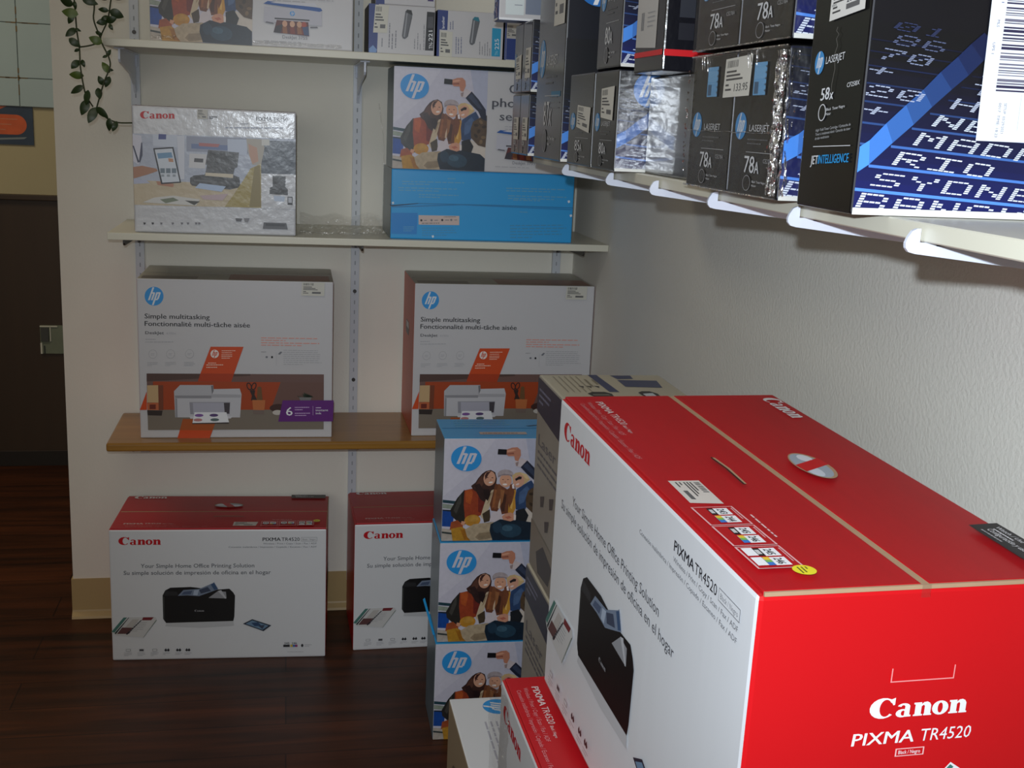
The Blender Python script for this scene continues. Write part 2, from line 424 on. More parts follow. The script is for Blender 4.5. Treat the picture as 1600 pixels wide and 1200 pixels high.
# small poster on the far wall
t = thing('poster', 'small dark blue poster with an orange rounded plaque on the far tan wall', 'poster', (-1.20, YF-.001, 1.164))
bd = MB(); bd.box((0, -.004, 0), (.331, 0, .131), mat('poster blue', (48, 64, 84), rough=.5, var=(18, .35))); bd.build('sheet', t)
A = Art(); A.part = 'orange_plaque'
A.poly(ell(.275, .068, .035, .034, 20, -PI/2, PI/2)[:20] + [(.275, .102), (.10, .102), (.10, .034), (.275, .034)][0:4], mat('poster orange', (206, 92, 44), rough=.5, var=(25, .25)))
A.part = 'printed_graphics'
for k in range(3): A.rect(.14, .085-.018*k, .28-.02*k, .088-.018*k, C(196, 120, 84), same=k > 0)
A.poly([(.21, .112), (.25, .131), (.16, .131)], C(180, 84, 48)); A.poly([(.18, .012), (.30, .020), (.31, .027), (.2, .02)], C(120, 128, 130))
A.build(t, ((0, -.004, 0), (1, 0, 0), (0, 0, 1), (0, -1, 0)))

# plate low on the dark panel, half behind the wall corner
t = thing('wall_plate', 'small pale grey-green plate low on the dark brown panel by the wall corner', 'wall plate', (-.873, YF-.02, .424))
p = MB(); p.box((0, -.006, 0), (.11, 0, .104), mat('grey green plate', (118, 124, 104), rough=.5, var=(30, .12))); p.build('plate', t, bevel=.001)
p = MB(); p.box((.003, -.012, .046), (.030, -.006, .096), mat('dark grey cover', (70, 70, 66), rough=.5)); p.build('cover', t, bevel=.001)
p = MB(); p.box((0, -.009, .0), (.006, -.006, .04), M_SHELF); p.box((.012, -.009, 0), (.015, -.006, .03), M_BLACK); p.box((.034, -.009, .046), (.037, -.006, .1), M_SHELF); p.box((0, -.009, .0985), (.06, -.006, .103), M_SHELF); p.build('frame', t)

# ================================================================== shelving on the back wall
Z1, Z2, ZW = 1.4518, 1.0441, 0.5557
X0S, SP = -.3554, .5275
def shelf(name, x0, x1, y0, y1, z, th, m, label, edge=None, rnd=.0015):
    b = MB(); b.box((x0, y0, z-th), (x1, y1, z), m)
    o = b.build(name, bevel=rnd, seg=3); tag(o, label, 'shelf'); return o
shelf('wall_shelf', -.3795, W-.001, 2.6485, D-.013, Z1, .0158, M_SHELF, 'cream laminate shelf at the top of the back wall, highest of three')
shelf('wall_shelf', -.3833, W-.001, 2.6479, D-.013, Z2, .0158, M_SHELF, 'cream laminate shelf in the middle of the back wall')
shelf('wall_shelf', -.4069, W-.001, 2.6912, D-.013, ZW, .020, M_WOODSH, 'honey brown wooden shelf, lowest on the back wall', rnd=.006)

def standard(x, z0, z1, label):
    t = thing('shelf_standard', label, 'shelf standard', (x, D, z0), group='slotted metal standards on the back wall')
    H = z1-z0; b = MB()
    b.box((-.0105, -.003, 0), (.0105, 0, H), M_GALV); b.box((-.0105, -.012, 0), (-.0085, -.003, H), M_GALV); b.box((.0085, -.012, 0), (.0105, -.003, H), M_GALV)
    b.box((-.0085, -.0105, 0), (.0085, -.009, H), M_GALV); b.build('channel', t)
    s = MB(); k = 0.02
    while k < H-.02:
        s.box((-.0014, -.0112, k), (.0014, -.0105, k+.010), mat('slot grey', (158, 162, 168), rough=.8)); k += .0254
    s.build('slots', t)
    for z in (.33*H, .47*H, .79*H):
        b = MB(); b.prism(ell(0, z+.008, .0048, .0048, 12), 'y', -.0135, -.0105, M_DARKM); b.build('screw', t)
standard(X0S, .45, 1.75, 'slotted metal standard on the back wall behind the shelf boxes, leftmost')
standard(X0S+SP, .085, 1.75, 'slotted metal standard in the middle of the back wall, reaching down behind the floor boxes')
standard(X0S+2*SP, .45, 1.75, 'slotted metal standard on the back wall nearest the right-hand corner')

def bracket_back(x, z, yf, m, label, grp, deep=.075, tip=.018):
    Ln = (D-.013)-yf; b = MB()
    b.prism([(0, 0), (-Ln+.02, 0), (-Ln+.02, -tip+.006), (-Ln+.026, -tip), (-.10, -deep*.55), (-.03, -deep*.8), (-.012, -deep), (0, -deep)], 'x', -.0022, .0022, m)
    t = thing('shelf_bracket', label, 'shelf bracket', (x, D-.013, z), group=grp)
    b.build('arm', t)
    b = MB(); b.box((-.011, -Ln+.02, -.0025), (.011, -.03, -.0003), m); b.build('flange', t, bevel=.0006, seg=1)
    b = MB(); b.prism([(.001, -.004), (.001, -.03), (-.008, -.03), (-.012, -.018), (-.008, -.004)], 'x', -.007, .007, m); b.build('hook', t)
for i, n in enumerate(('left', 'middle', 'right')):
    x = X0S+SP*i
    bracket_back(x, Z1-.0158, 2.69, M_WHITE, 'white metal bracket under the top shelf at the %s standard' % n, 'white brackets under the top shelf', deep=.09, tip=.03)
    bracket_back(x, Z2-.0158, 2.68, M_DARKM, 'dark metal bracket under the middle shelf at the %s standard' % n, 'dark brackets under the middle shelf', deep=.04)
    bracket_back(x, ZW-.020, 2.73, M_DARKM, 'dark metal bracket under the wooden shelf at the %s standard' % n, 'dark brackets under the wooden shelf', deep=.05)

# ================================================================== long shelf on the right wall
ZR = 1.260; XR = .4395
b = MB(); b.box((XR, .6213, ZR-.0135), (W-.001, 2.10, ZR), M_SHELF); o = b.build('wall_shelf', bevel=.001, seg=1)
tag(o, 'long cream shelf board on the right wall carrying the black toner boxes', 'shelf')
b = MB(); b.box((XR, -.9, ZR-.0135), (W-.001, .6205, ZR), M_EDGE); o = b.build('wall_shelf', bevel=.001, seg=1)
tag(o, 'short visible end of the next cream shelf board at the right edge of the photo', 'shelf')
names = ['farthest white bracket under the long right shelf, below the tall far toner box', 'white bracket under the long right shelf, second from the far end', 'white bracket under the long right shelf, third from the far end',
         'white bracket under the right shelf below the film-wrapped twin packs', 'white bracket under the right shelf below the gap before the big box', 'nearest white bracket under the right shelf, at the right edge of the photo']
for y, lb in zip((1.8139, 1.5517, 1.3516, 1.1515, .9514, .7513), names):
    t = thing('shelf_bracket', lb, 'shelf bracket', (XR-.001, y, ZR-.0135), group='white brackets under the right wall shelf')
    b = MB(); Ln = W-XR-.002
    b.prism([(-.004, .0092), (-.0075, .0076), (-.0105, .003), (-.012, -.001), (-.0115, -.0045), (-.009, -.0073), (-.004, -.0085), (Ln*.5, -.0245), (Ln, -.042), (Ln, -.0004), (-.0012, -.0004), (-.0012, .0092)], 'y', -.0016, .0016, M_WHITE)
    b.build('arm', t)
    b = MB(); b.box((.012, -.0016, -.0028), (Ln-.01, .010, -.0006), M_WHITE); b.build('flange', t)

# ================================================================== red and white printer box (five of them)
CW, CD, CH = .5101, .2480, .3350
def canon_box():
    t = thing('printer_box', 'x', 'printer box')
    carton(t, CW, CD, CH, PW2, mt=PREDT, ml=PRED, mr=PRED, bevel=.004)
    # --- flaps folded over the top, raw cardboard in the seam
    for y0, y1 in ((.0035, CD*.5-.003), (CD*.5+.003, CD-.0035)):
        b = MB(); b.box((.004, y0, CH-.001), (CW-.001, y1, CH+.0026), PREDT); b.build('top_flap', t, bevel=.0012, seg=2)
    b = MB(); b.box((.006, CD*.5-.003, CH-.001), (CW-.001, CD*.5+.003, CH+.0021), PKRAFT)
    b.box((CW-.0012, .004, CH-.0008), (CW+.0006, CD-.004, CH+.0022), PKRAFT); b.build('raw_edge', t)
    # --- front: H in the units of the close-up, face (152,330)-(1443,330)-(1440,1095)-(185,1108)
    A = Art(homog([(152, 330), (1443, 330), (1440, 1095), (185, 1108)], [(0, CH), (CW, CH), (CW, 0), (0, 0)]))
    A.canon(212, 420, 250, 46, RED)
    A.part = 'model_name'
    A.text('PIXMA', 1063, 400, 22, INK, width=107, bold=.03); A.text('TR4520', 1175, 400, 22, INK, width=108)
    A.poly([(1292, 379), (1386, 379), (1386, 402), (1292, 402)], C(120, 120, 125)); A.poly([(1293.5, 380.5), (1384.5, 380.5), (1384.5, 400.5), (1293.5, 400.5)], PW2)
    A.text('Black / Negro', 1300, 396, 11, GRY, width=78)
    A.text('Wireless / Print / Copy / Scan / Fax / ADF', 1066, 420, 10.5, GRY, width=318)
    A.text('Conexión inalámbrica / Impresión / Copiado / Escaneo / Fax / ADF', 862, 440, 10.5, GRY, width=522)
    A.part = 'slogan'
    A.text('Your Simple Home Office Printing Solution', 345, 557, 25, C(84, 86, 92), width=670)
    A.text('Su simple solución de impresión de oficina en el hogar', 245, 598, 25, C(84, 86, 92), width=868)
    A.part = 'printed_photo'
    A.poly([(500, 884), (893, 876), (898, 905), (700, 915), (492, 905)], C(196, 198, 202))
    A.poly([(497, 886), (480, 862), (475, 722), (490, 692), (520, 676), (640, 672), (780, 690), (868, 684), (890, 705), (902, 725), (899, 850), (893, 877)], C(17, 17, 19))
    A.poly([(480, 724), (492, 694), (560, 700), (565, 722)], C(40, 41, 44)); A.poly([(478, 730), (484, 858), (489, 878), (486, 730)], C(60, 62, 60))
    A.poly([(745, 738), (800, 698), (848, 702), (852, 742)], C(150, 152, 158)); A.poly([(800, 697), (820, 692), (850, 738), (845, 744)], C(190, 192, 198))
    A.poly([(565, 724), (598, 690), (690, 684), (770, 650), (778, 644), (803, 686), (760, 702), (690, 727), (620, 722)], C(120, 134, 156))
    A.poly([(778, 648), (800, 684), (780, 692), (758, 658)], C(58, 84, 120)); A.poly([(690, 690), (740, 672), (760, 696), (700, 712)], C(60, 70, 92)); A.poly([(600, 700), (650, 695), (640, 716), (585, 718)], C(76, 90, 118)); A.poly([(660, 692), (690, 688), (680, 722), (655, 720)], C(170, 184, 204))
    A.canon(664, 819, 56, 11, C(150, 150, 155), part='printed_photo')
    # brochure left, handset right
    A.poly([(177, 936), (250, 850), (434, 850), (444, 866), (366, 971), (205, 956)], C(206, 206, 206))
    A.poly([(177, 936), (248, 851), (268, 851), (196, 940)], C(72, 120, 112)); A.poly([(196, 944), (277, 851), (281, 851), (203, 950)], C(20, 40, 44))
    A.poly([(250, 918), (300, 862), (340, 862), (300, 915)], C(188, 184, 180)); A.poly([(210, 948), (240, 910), (310, 912), (280, 948)], C(96, 62, 62)); A.poly([(355, 868), (362, 850), (425, 850), (410, 868)], C(120, 40, 46))
    A.poly([(262, 950), (350, 866), (355, 868), (270, 954)], C(40, 40, 48)); A.poly([(365, 971), (366, 967), (438, 868), (444, 866)], C(90, 110, 90))
    A.lines(318, 880, 395, 12, 6, 2.5, C(150, 150, 155), dn=(-.55, .84), seed=4)
    A.poly([(950, 893), (1005, 866), (1118, 904), (1072, 938)], C(40, 46, 60)); A.poly([(966, 893), (1005, 873), (1102, 905), (1066, 930)], C(110, 140, 168)); A.poly([(1000, 888), (1040, 884), (1060, 906), (1020, 908)], C(50, 74, 110)); A.poly([(1040, 905), (1080, 900), (1066, 926)], C(60, 70, 90))
    A.part = 'feature_icons'
    for i, x in enumerate((277, 355, 432)):
        A.rect(x-14, 1038, x+14, 1052, C(160, 160, 164)); A.rect(x-11, 1040.5, x+11, 1049.5, PW2 if i != 1 else C(70, 70, 76)); A.lines(x-24, 1060, x+24, 8, 3, 2.5, LGR, seed=i)
    for x in (497, 512, 565, 580, 620, 634):
        A.poly([(x, 1035), (x+8, 1046), (x+4, 1053), (x-4, 1053), (x-8, 1046)], C(40, 40, 46))
    for x in (500, 572, 627): A.lines(x-20, 1062, x+24, 8, 2, 2.5, LGR, seed=x)
    A.part = 'ink_chart'
    A.text('245', 1196, 1016, 12, C(60, 60, 66), width=30, bold=.02); A.text('246', 1240, 1016, 12, C(60, 60, 66), width=30, bold=.02)
    A.rect(1190, 1019, 1228, 1032, C(34, 34, 38)); A.rect(1232, 1019, 1246, 1032, C(206, 180, 60)); A.rect(1246, 1019, 1260, 1032, C(60, 110, 180)); A.rect(1260, 1019, 1274, 1032, C(150, 50, 110))
    A.poly(ell(1302, 1024, 7, 9), C(40, 40, 44)); A.lines(1318, 1018, 1362, 9, 2, 3, LGR, seed=8); A.lines(1215, 1060, 1385, 7, 1, 2.5, LGR, seed=9)
    A.build(t, F_front(CW, CD, CH))
    # --- top, units: u along the long side 0..1, v depth 0..1
    A = Art(lambda x, y: (x*CW, y*CD)); rw = dict(d=(1, 0), upv=(0, 1)); A.n = 1
    TW = C(214, 196, 196)
    A.part = 'model_name'
    A.text('PIXMA', .058, .120, .034, TW, width=.088, bold=.03, **rw); A.text('TR4520', .152, .122, .034, TW, width=.075, **rw); A.text('Black / Negro', .235, .124, .016, TW, width=.05, **rw)
    A.text('Wireless / Print / Copy / Scan / Fax / ADF', .062, .078, .022, C(204, 130, 134), width=.235, **rw)
    A.text('Conexión inalámbrica / Impresión / Copiado / Escaneo / Fax / ADF', .072, .042, .022, C(204, 130, 134), width=.37, **rw)
    A.canon(.040, .895, .158, .078, C(226, 222, 224), d=(1, 0), upv=(0, 1))
    # ink combinations
    A.part = 'ink_chart'
    for k, (u0, a, b_) in enumerate(((.69, '243', '244'), (.775, '245', '246'), (.860, '245', '246'))):
        for e0, e1, mm in ((0, 0, C(222, 176, 178)), (.002, .006, PREDT)):
            A.poly([(u0+e0, .05+e1), (u0+.078-e0, .054+e1), (u0+.078-e0, .196-e1), (u0+e0, .192-e1)], mm)
        def lab(u, v, s, kmat):
            A.rect(u, v, u+.028, v+.048, WHT); A.text(s, u+.004, v+.010, .026, INK, width=.02, bold=.02, **rw)
            A.rect(u, v-.022, u+.028, v-.001, kmat)
        lab(u0+.008, .118, a, C(26, 26, 28)); A.rect(u0+.014, .099, u0+.030, .112, C(200, 200, 202))
        lab(u0+.042, .118, b_, C(60, 120, 200)); A.rect(u0+.042, .097, u0+.052, .117, C(232, 196, 60)); A.rect(u0+.052, .097, u0+.06, .117, C(120, 180, 90))
        if k == 2: A.rect(u0+.008, .062, u0+.036, .095, WHT); A.rect(u0+.042, .062, u0+.07, .095, WHT)
        A.lines(u0+.012, .176, u0+.06, .008, 2, .004, C(222, 176, 178), dn=(0, 1), seed=k)
    A.lines(.74, .208, .93, .008, 1, .006, C(226, 196, 196), seed=3)
    A.poly(ell(.951, .180, .0165, .034, 24), C(232, 220, 50)); A.lines(.941, .165, .962, .012, 3, .005, INK, seed=2)
    # thumb slit and carry hole with the folded red flap
    A.part = 'handle_slot'
    A.poly([(.458, .309), (.52, .316), (.602, .309), (.604, .319), (.52, .327), (.456, .318)], C(40, 22, 18)); A.poly([(.46, .316), (.52, .322), (.60, .316), (.602, .323), (.52, .332), (.46, .325)], PKRAFT)
    A.part = 'carry_hole'
    cx, cy = .515, .655
    A.poly(ell(cx, cy, .071, .066, 28), PKRAFT); A.poly(ell(cx, cy-.004, .066, .056, 28), C(170, 182, 196, .08)); A.poly(ell(cx+.03, cy-.02, .03, .026, 12), C(214, 224, 236, .08)); A.poly(ell(cx-.04, cy+.01, .02, .026, 12), C(226, 232, 240, .08))
    A.poly([(.476, .715), (.512, .722), (.548, .60), (.512, .592)], PRED)
    A.part = 'notice_panel'
    A.poly([(.815, .880), (.812, .985), (.985, .985), (.985, .875)], C(24, 24, 28)); A.text('Watch / Use', .828, .955, .018, WHT, width=.065, **rw)
    A.text('Configuración y uso', .835, .915, .022, WHT, width=.09, **rw); A.lines(.835, .938, .89, .01, 1, .006, WHT, seed=2); A.lines(.835, .895, .9, .01, 1, .006, C(180, 180, 184), seed=6)
    A.build(t, ((0, 0, CH+.0026), (1, 0, 0), (0, 1, 0), (0, 0, 1)))
    A = Art(lambda x, y: (x*CW, y*CD)); A.n = 2
    sticker(A, [(.562, .182), (.675, .178), (.667, .068), (.560, .071)], C(212, 206, 200))
    A.build(t, ((0, 0, CH+.0026), (1, 0, 0), (0, 1, 0), (0, 0, 1)))
    # --- short red side
    A = Art(lambda x, y: (x*CD, y*CH))
    A.canon(.376, .707, .31, .046, WHT, d=(1, 0), upv=(0, 1))
    A.part = 'model_name'
    A.text('PIXMA', .333, .647, .030, WHT, width=.195, upv=(0, 1), bold=.035, slant=.12); A.text('TR4520', .547, .647, .030, WHT, width=.163, upv=(0, 1), slant=.12)
    A.rect(.475, .614, .567, .633, C(240, 190, 190)); A.rect(.479, .616, .563, .631, PRED); A.text('Black / Negro', .485, .6195, .009, WHT, width=.07, upv=(0, 1))
    A.part = 'pull_tab_outline'
    for a in ((.428, .790, .628, .7925), (.428, .79, .4315, .822), (.6245, .79, .628, .822)): A.rect(*a, C(236, 150, 150))
    A.part = 'printed_photo'
    A.poly([(.60, .54), (.66, .59), (.70, .57), (.64, .52)], WHT); A.poly([(.63, .56), (.66, .585), (.672, .578), (.642, .553)], C(60, 120, 110)); A.rect(.2, .36, .8, .5, C(20, 20, 22)); A.poly([(.2, .5), (.26, .54), (.74, .54), (.8, .5)], C(36, 36, 40))
    A.build(t, F_right(CW, CD, CH))
    # clear tape over the seam at the short side
    b = MB(); b.box((CW+.0007, CD*.5-.0035, CH-.007), (CW+.0010, CD*.5+.0035, CH+.0024), M_FILM); b.build('tape', t)
    return t
CB = canon_box()
cg = 'red topped white printer boxes'
place(CB, (.2903, 1.1909, .6939), (0, math.atan(.0266)*.85, -PI/2+.0333), 'large white printer box with dusty red top and bright red end, nearest the camera', cg)
o = copy_tree(CB); place(o, (.250, 1.236, .3395), (0, 0, -PI/2+.012), 'white printer box with crumpled corner and narrow red strip, directly under the nearest big box', cg)
NB = o
o = copy_tree(CB); place(o, (.252, 1.232, 0), (0, 0, -PI/2), 'lowest red topped printer box, on the floor under the two nearest ones', cg)
o = copy_tree(CB); place(o, (-.4128, 2.724, 0), (0, 0, -.0532), 'white printer box with red top on the floor at left, shown in full', cg)
o = copy_tree(CB); place(o, (.1655, 2.7236, 0), (0, 0, .017), 'white printer box with red top on the floor, half hidden behind the blue box tower', cg)
# crumpled film on the far corner of the second box
b = MB(); R = random.Random(3); nx, nz = 9, 16
pts = []
for j in range(nz+1):
    for i in range(nx+1):
        u = i/nx; v = j/nz
        pts.append((u*.07-.006+R.uniform(-.003, .003), -.002-.007*(1-u)*(.4+v)+R.uniform(-.002, .001)-.001, CH*.45+v*CH*.56+R.uniform(-.003, .003)))
b.add(pts, [(j*(nx+1)+i, j*(nx+1)+i+1, (j+1)*(nx+1)+i+1, (j+1)*(nx+1)+i) for j in range(nz) for i in range(nx)], M_FILM2)
b.build('crumpled_wrap', NB, recalc=False)

# ================================================================== orange sided printer box (two)
HW, HD, HH = .4437, .2400, .3771
def desk_box():
    t = thing('printer_box', 'x', 'printer box')
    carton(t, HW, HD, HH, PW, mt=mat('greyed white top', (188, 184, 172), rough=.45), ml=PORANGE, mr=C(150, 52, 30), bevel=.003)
    b = MB(); b.box((.004, HD*.44, HH-.0005), (HW-.004, HD*.44+.002, HH+.0006), C(110, 104, 96)); b.build('top_seam', t)
    A = Art(homog([(245, 130), (1422, 158), (1405, 1085), (262, 1078)], [(0, HH), (HW, HH), (HW, 0), (0, 0)]))
    A.hp(350, 237, 56, HPB, HPW)
    A.part = 'slogan'
    sl = (1, .0225)
    A.text('Simple multitasking', 293, 368, 30, INK, width=386, bold=.022, d=sl)
    A.text('Fonctionnalité multi-tâche aisée', 293, 412, 30, INK, width=626, bold=.022, d=sl)
    A.text('DeskJet', 296, 461, 18, C(50, 50, 56), width=110, bold=.012, d=sl); A.text('4155e', 420, 463, 12, LGR, width=58)
    A.lines(296, 490, 430, 15, 1, 4, LGR, seed=1); A.lines(296, 506, 485, 15, 1, 4, LGR, seed=2)
    A.part = 'feature_icons'
    for x in (340, 445, 558):
        A.poly(ell(x, 580, 25, 26, 24), C(160, 160, 164)); A.poly(ell(x, 580, 23.5, 24.5, 24), PW); A.lines(x-12, 576, x+12, 8, 2, 3, LGR, seed=x); A.lines(x-34, 628, x+34, 9, 3, 3.5, C(176, 176, 180), seed=x+1)
    A.part = 'small_print'
    A.lines(985, 485, 1350, 14, 2, 4, C(226, 140, 120), seed=11, d=sl); A.lines(985, 514, 1362, 14, 2, 4, C(226, 140, 120), seed=12, d=sl)
    A.lines(985, 570, 1045, 9, 1, 3, GRY, seed=3); A.lines(1118, 560, 1350, 12, 8, 3, C(170, 170, 174), seed=13, d=sl)
    A.rect(1075, 575, 1076.5, 655, LGR)
    A.poly(ell(1050, 603, 6, 7), INK); A.poly(ell(1018, 602, 7, 6), GRY); A.poly([(1085, 585), (1100, 570), (1112, 572), (1098, 588)], GRY)
    A.part = 'printed_photo'
    A.poly([(302, 694), (1360, 708), (1356, 1036), (308, 1030)], C(112, 84, 78))
    A.poly([(305, 910), (1357, 918), (1356, 1036), (308, 1030)], C(124, 114, 102))
    A.poly([(340, 742), (1100, 752), (1040, 916), (330, 910)], C(166, 66, 24)); A.poly([(1100, 752), (1358, 756), (1357, 918), (1040, 916)], C(110, 80, 72))
    A.poly([(302, 694), (920, 702), (920, 712), (302, 742)], C(84, 62, 56))
    ORN = C(206, 74, 24)
    A.poly([(684, 538), (880, 540), (822, 700), (622, 696)], ORN); A.poly([(622, 696), (822, 700), (805, 748), (606, 744)], C(176, 60, 20))
    A.poly([(302, 800), (302, 910), (260, 910)], ORN); A.poly([(515, 965), (716, 970), (675, 1082), (483, 1080)], C(170, 84, 34)); A.poly([(497, 1032), (690, 1036), (673, 1083), (481, 1081)], ORN)
    # lamp
    A.poly([(305, 764), (370, 764), (372, 868), (305, 866)], C(198, 166, 122)); A.poly([(303, 868), (375, 870), (372, 912), (305, 910)], C(190, 100, 60)); A.poly([(318, 878), (355, 878), (355, 906), (318, 906)], C(110, 40, 24)); A.poly([(304, 912), (395, 915), (390, 945), (306, 942)], C(48, 38, 34)); A.poly([(370, 764), (400, 764), (400, 912), (372, 912)], C(120, 60, 36))
    # printer
    G1, G2, G3 = C(196, 196, 202), C(172, 172, 178), C(146, 146, 152)
    A.poly([(464, 800), (500, 764), (698, 766), (700, 790), (855, 788), (866, 822), (856, 960), (470, 956)], G1)
    A.poly([(464, 800), (500, 764), (698, 766), (686, 828), (468, 826)], C(184, 184, 190)); A.poly([(468, 826), (686, 828), (686, 845), (470, 842)], G3); A.poly([(686, 820), (862, 824), (860, 842), (686, 840)], G2)
    A.poly([(684, 770), (698, 768), (700, 800), (690, 822)], C(120, 120, 126)); A.poly([(470, 842), (482, 845), (484, 956), (472, 956)], G3)
    A.poly([(555, 866), (798, 868), (794, 940), (560, 938)], C(150, 150, 160)); A.poly([(575, 870), (780, 872), (780, 935), (578, 934)], C(176, 176, 190)); A.poly([(760, 872), (796, 872), (792, 936), (765, 936)], C(70, 66, 72))
    A.poly([(553, 950), (812, 952), (800, 966), (560, 964)], C(208, 208, 214)); A.poly([(585, 926), (775, 928), (790, 988), (572, 990)], WHT); A.poly([(570, 990), (790, 988), (788, 996), (572, 996)], C(60, 52, 48))
    for x, y, c in ((612, 945, (130, 90, 160)), (700, 945, (90, 70, 120)), (605, 972, (190, 130, 130)), (705, 972, (90, 110, 110))): A.poly(ell(x, y, 26, 9), C(*c))
    # scissors, pencils, pot
    for x, a in ((912, -.35), (940, .35)): A.poly(ell(x, 775, 15, 24, 18, rot=a), C(44, 30, 28)); A.poly(ell(x, 775, 9, 17, 18, rot=a), C(166, 66, 24))
    A.poly([(915, 800), (930, 795), (960, 860), (940, 862)], C(50, 34, 30)); A.poly([(935, 796), (948, 800), (935, 860), (922, 858)], C(50, 34, 30))
    A.poly([(956, 862), (962, 780), (975, 776), (985, 782), (992, 862)], C(112, 78, 44)); A.poly([(930, 856), (1008, 858), (1000, 935), (936, 933)], C(190, 110, 60)); A.poly([(932, 915), (1002, 917), (1000, 942), (936, 940)], C(120, 104, 96))
    A.poly(ell(1085, 905, 52, 24), C(66, 40, 34)); A.poly(ell(1080, 932, 30, 15), C(196, 190, 182))
    for k in range(9): A.poly([(1240, 850), (1196+11*k, 812+abs(k-4)*5), (1208+11*k, 826+abs(k-4)*4)], C(38, 52, 36), same=k > 0)
    A.poly([(1210, 842), (1285, 844), (1275, 872), (1220, 870)], C(120, 118, 118))
    A.part = 'plus_badge'
    A.hp(708, 580, 25, C(236, 220, 214), C(206, 74, 24), part='plus_badge'); A.lines(750, 560, 836, 12, 2, 4, C(240, 200, 180), seed=5); A.lines(748, 584, 815, 10, 3, 4, C(240, 200, 180), seed=6)
    A.lines(668, 632, 765, 13, 1, 5, C(240, 200, 180), seed=7); A.lines(658, 643, 770, 14, 2, 5, C(240, 206, 186), seed=8)
    A.part = 'purple_banner'
    A.poly([(1112, 860), (1418, 862), (1412, 988), (1084, 986)], C(98, 34, 122))
    A.text('6', 1132, 950, 52, WHT, width=38, bold=.015); A.lines(1184, 900, 1282, 14, 2, 5, C(200, 170, 214), seed=4); A.lines(1184, 935, 1280, 13, 2, 5, C(200, 170, 214), seed=5)
    A.rect(1292, 895, 1294, 950, C(200, 170, 214)); A.lines(1310, 903, 1350, 9, 1, 5, C(220, 200, 230), seed=6); A.text('instant', 1310, 926, 13, WHT, width=74, bold=.01); A.text('ink', 1310, 944, 13, WHT, width=34, bold=.01)
    sticker(A, [(1233, 156), (1370, 160), (1366, 240), (1228, 236)], C(202, 200, 190), seed=4)
    A.build(t, F_front(HW, HD, HH))
    # reddish print on the back half of the top
    A = Art(lambda x, y: (x*HW, y*HD)); A.n = 4; A.part = 'printed_graphics'
    A.rect(.46, .03, .98, .40, C(150, 100, 84)); A.rect(.02, .03, .3, .2, C(136, 124, 114)); A.build(t, F_top(HW, HD, HH))
    # hand hole in the orange side
    A = Art(lambda x, y: (x*HD, y*HH)); A.part = 'hand_hole'
    A.poly([(.32, .70), (.56, .70), (.60, .655), (.56, .61), (.32, .61), (.28, .655)], C(30, 20, 16)); A.poly([(.34, .655), (.58, .655), (.54, .695), (.34, .695)], C(200, 200, 204)); A.build(t, F_left(HW, HD, HH))
    return t
DB = desk_box(); dg_ = 'white and orange printer boxes on the wooden shelf'
place(DB, (-.3357, 2.7377, ZW), (0, 0, -.0101), 'white printer box with orange stripe and complete purple banner, left on the wooden shelf', dg_)
o = copy_tree(DB); place(o, (.3002, 2.7398, ZW), (0, 0, .006), 'white printer box showing its orange side with a hand hole, right on the wooden shelf', dg_)

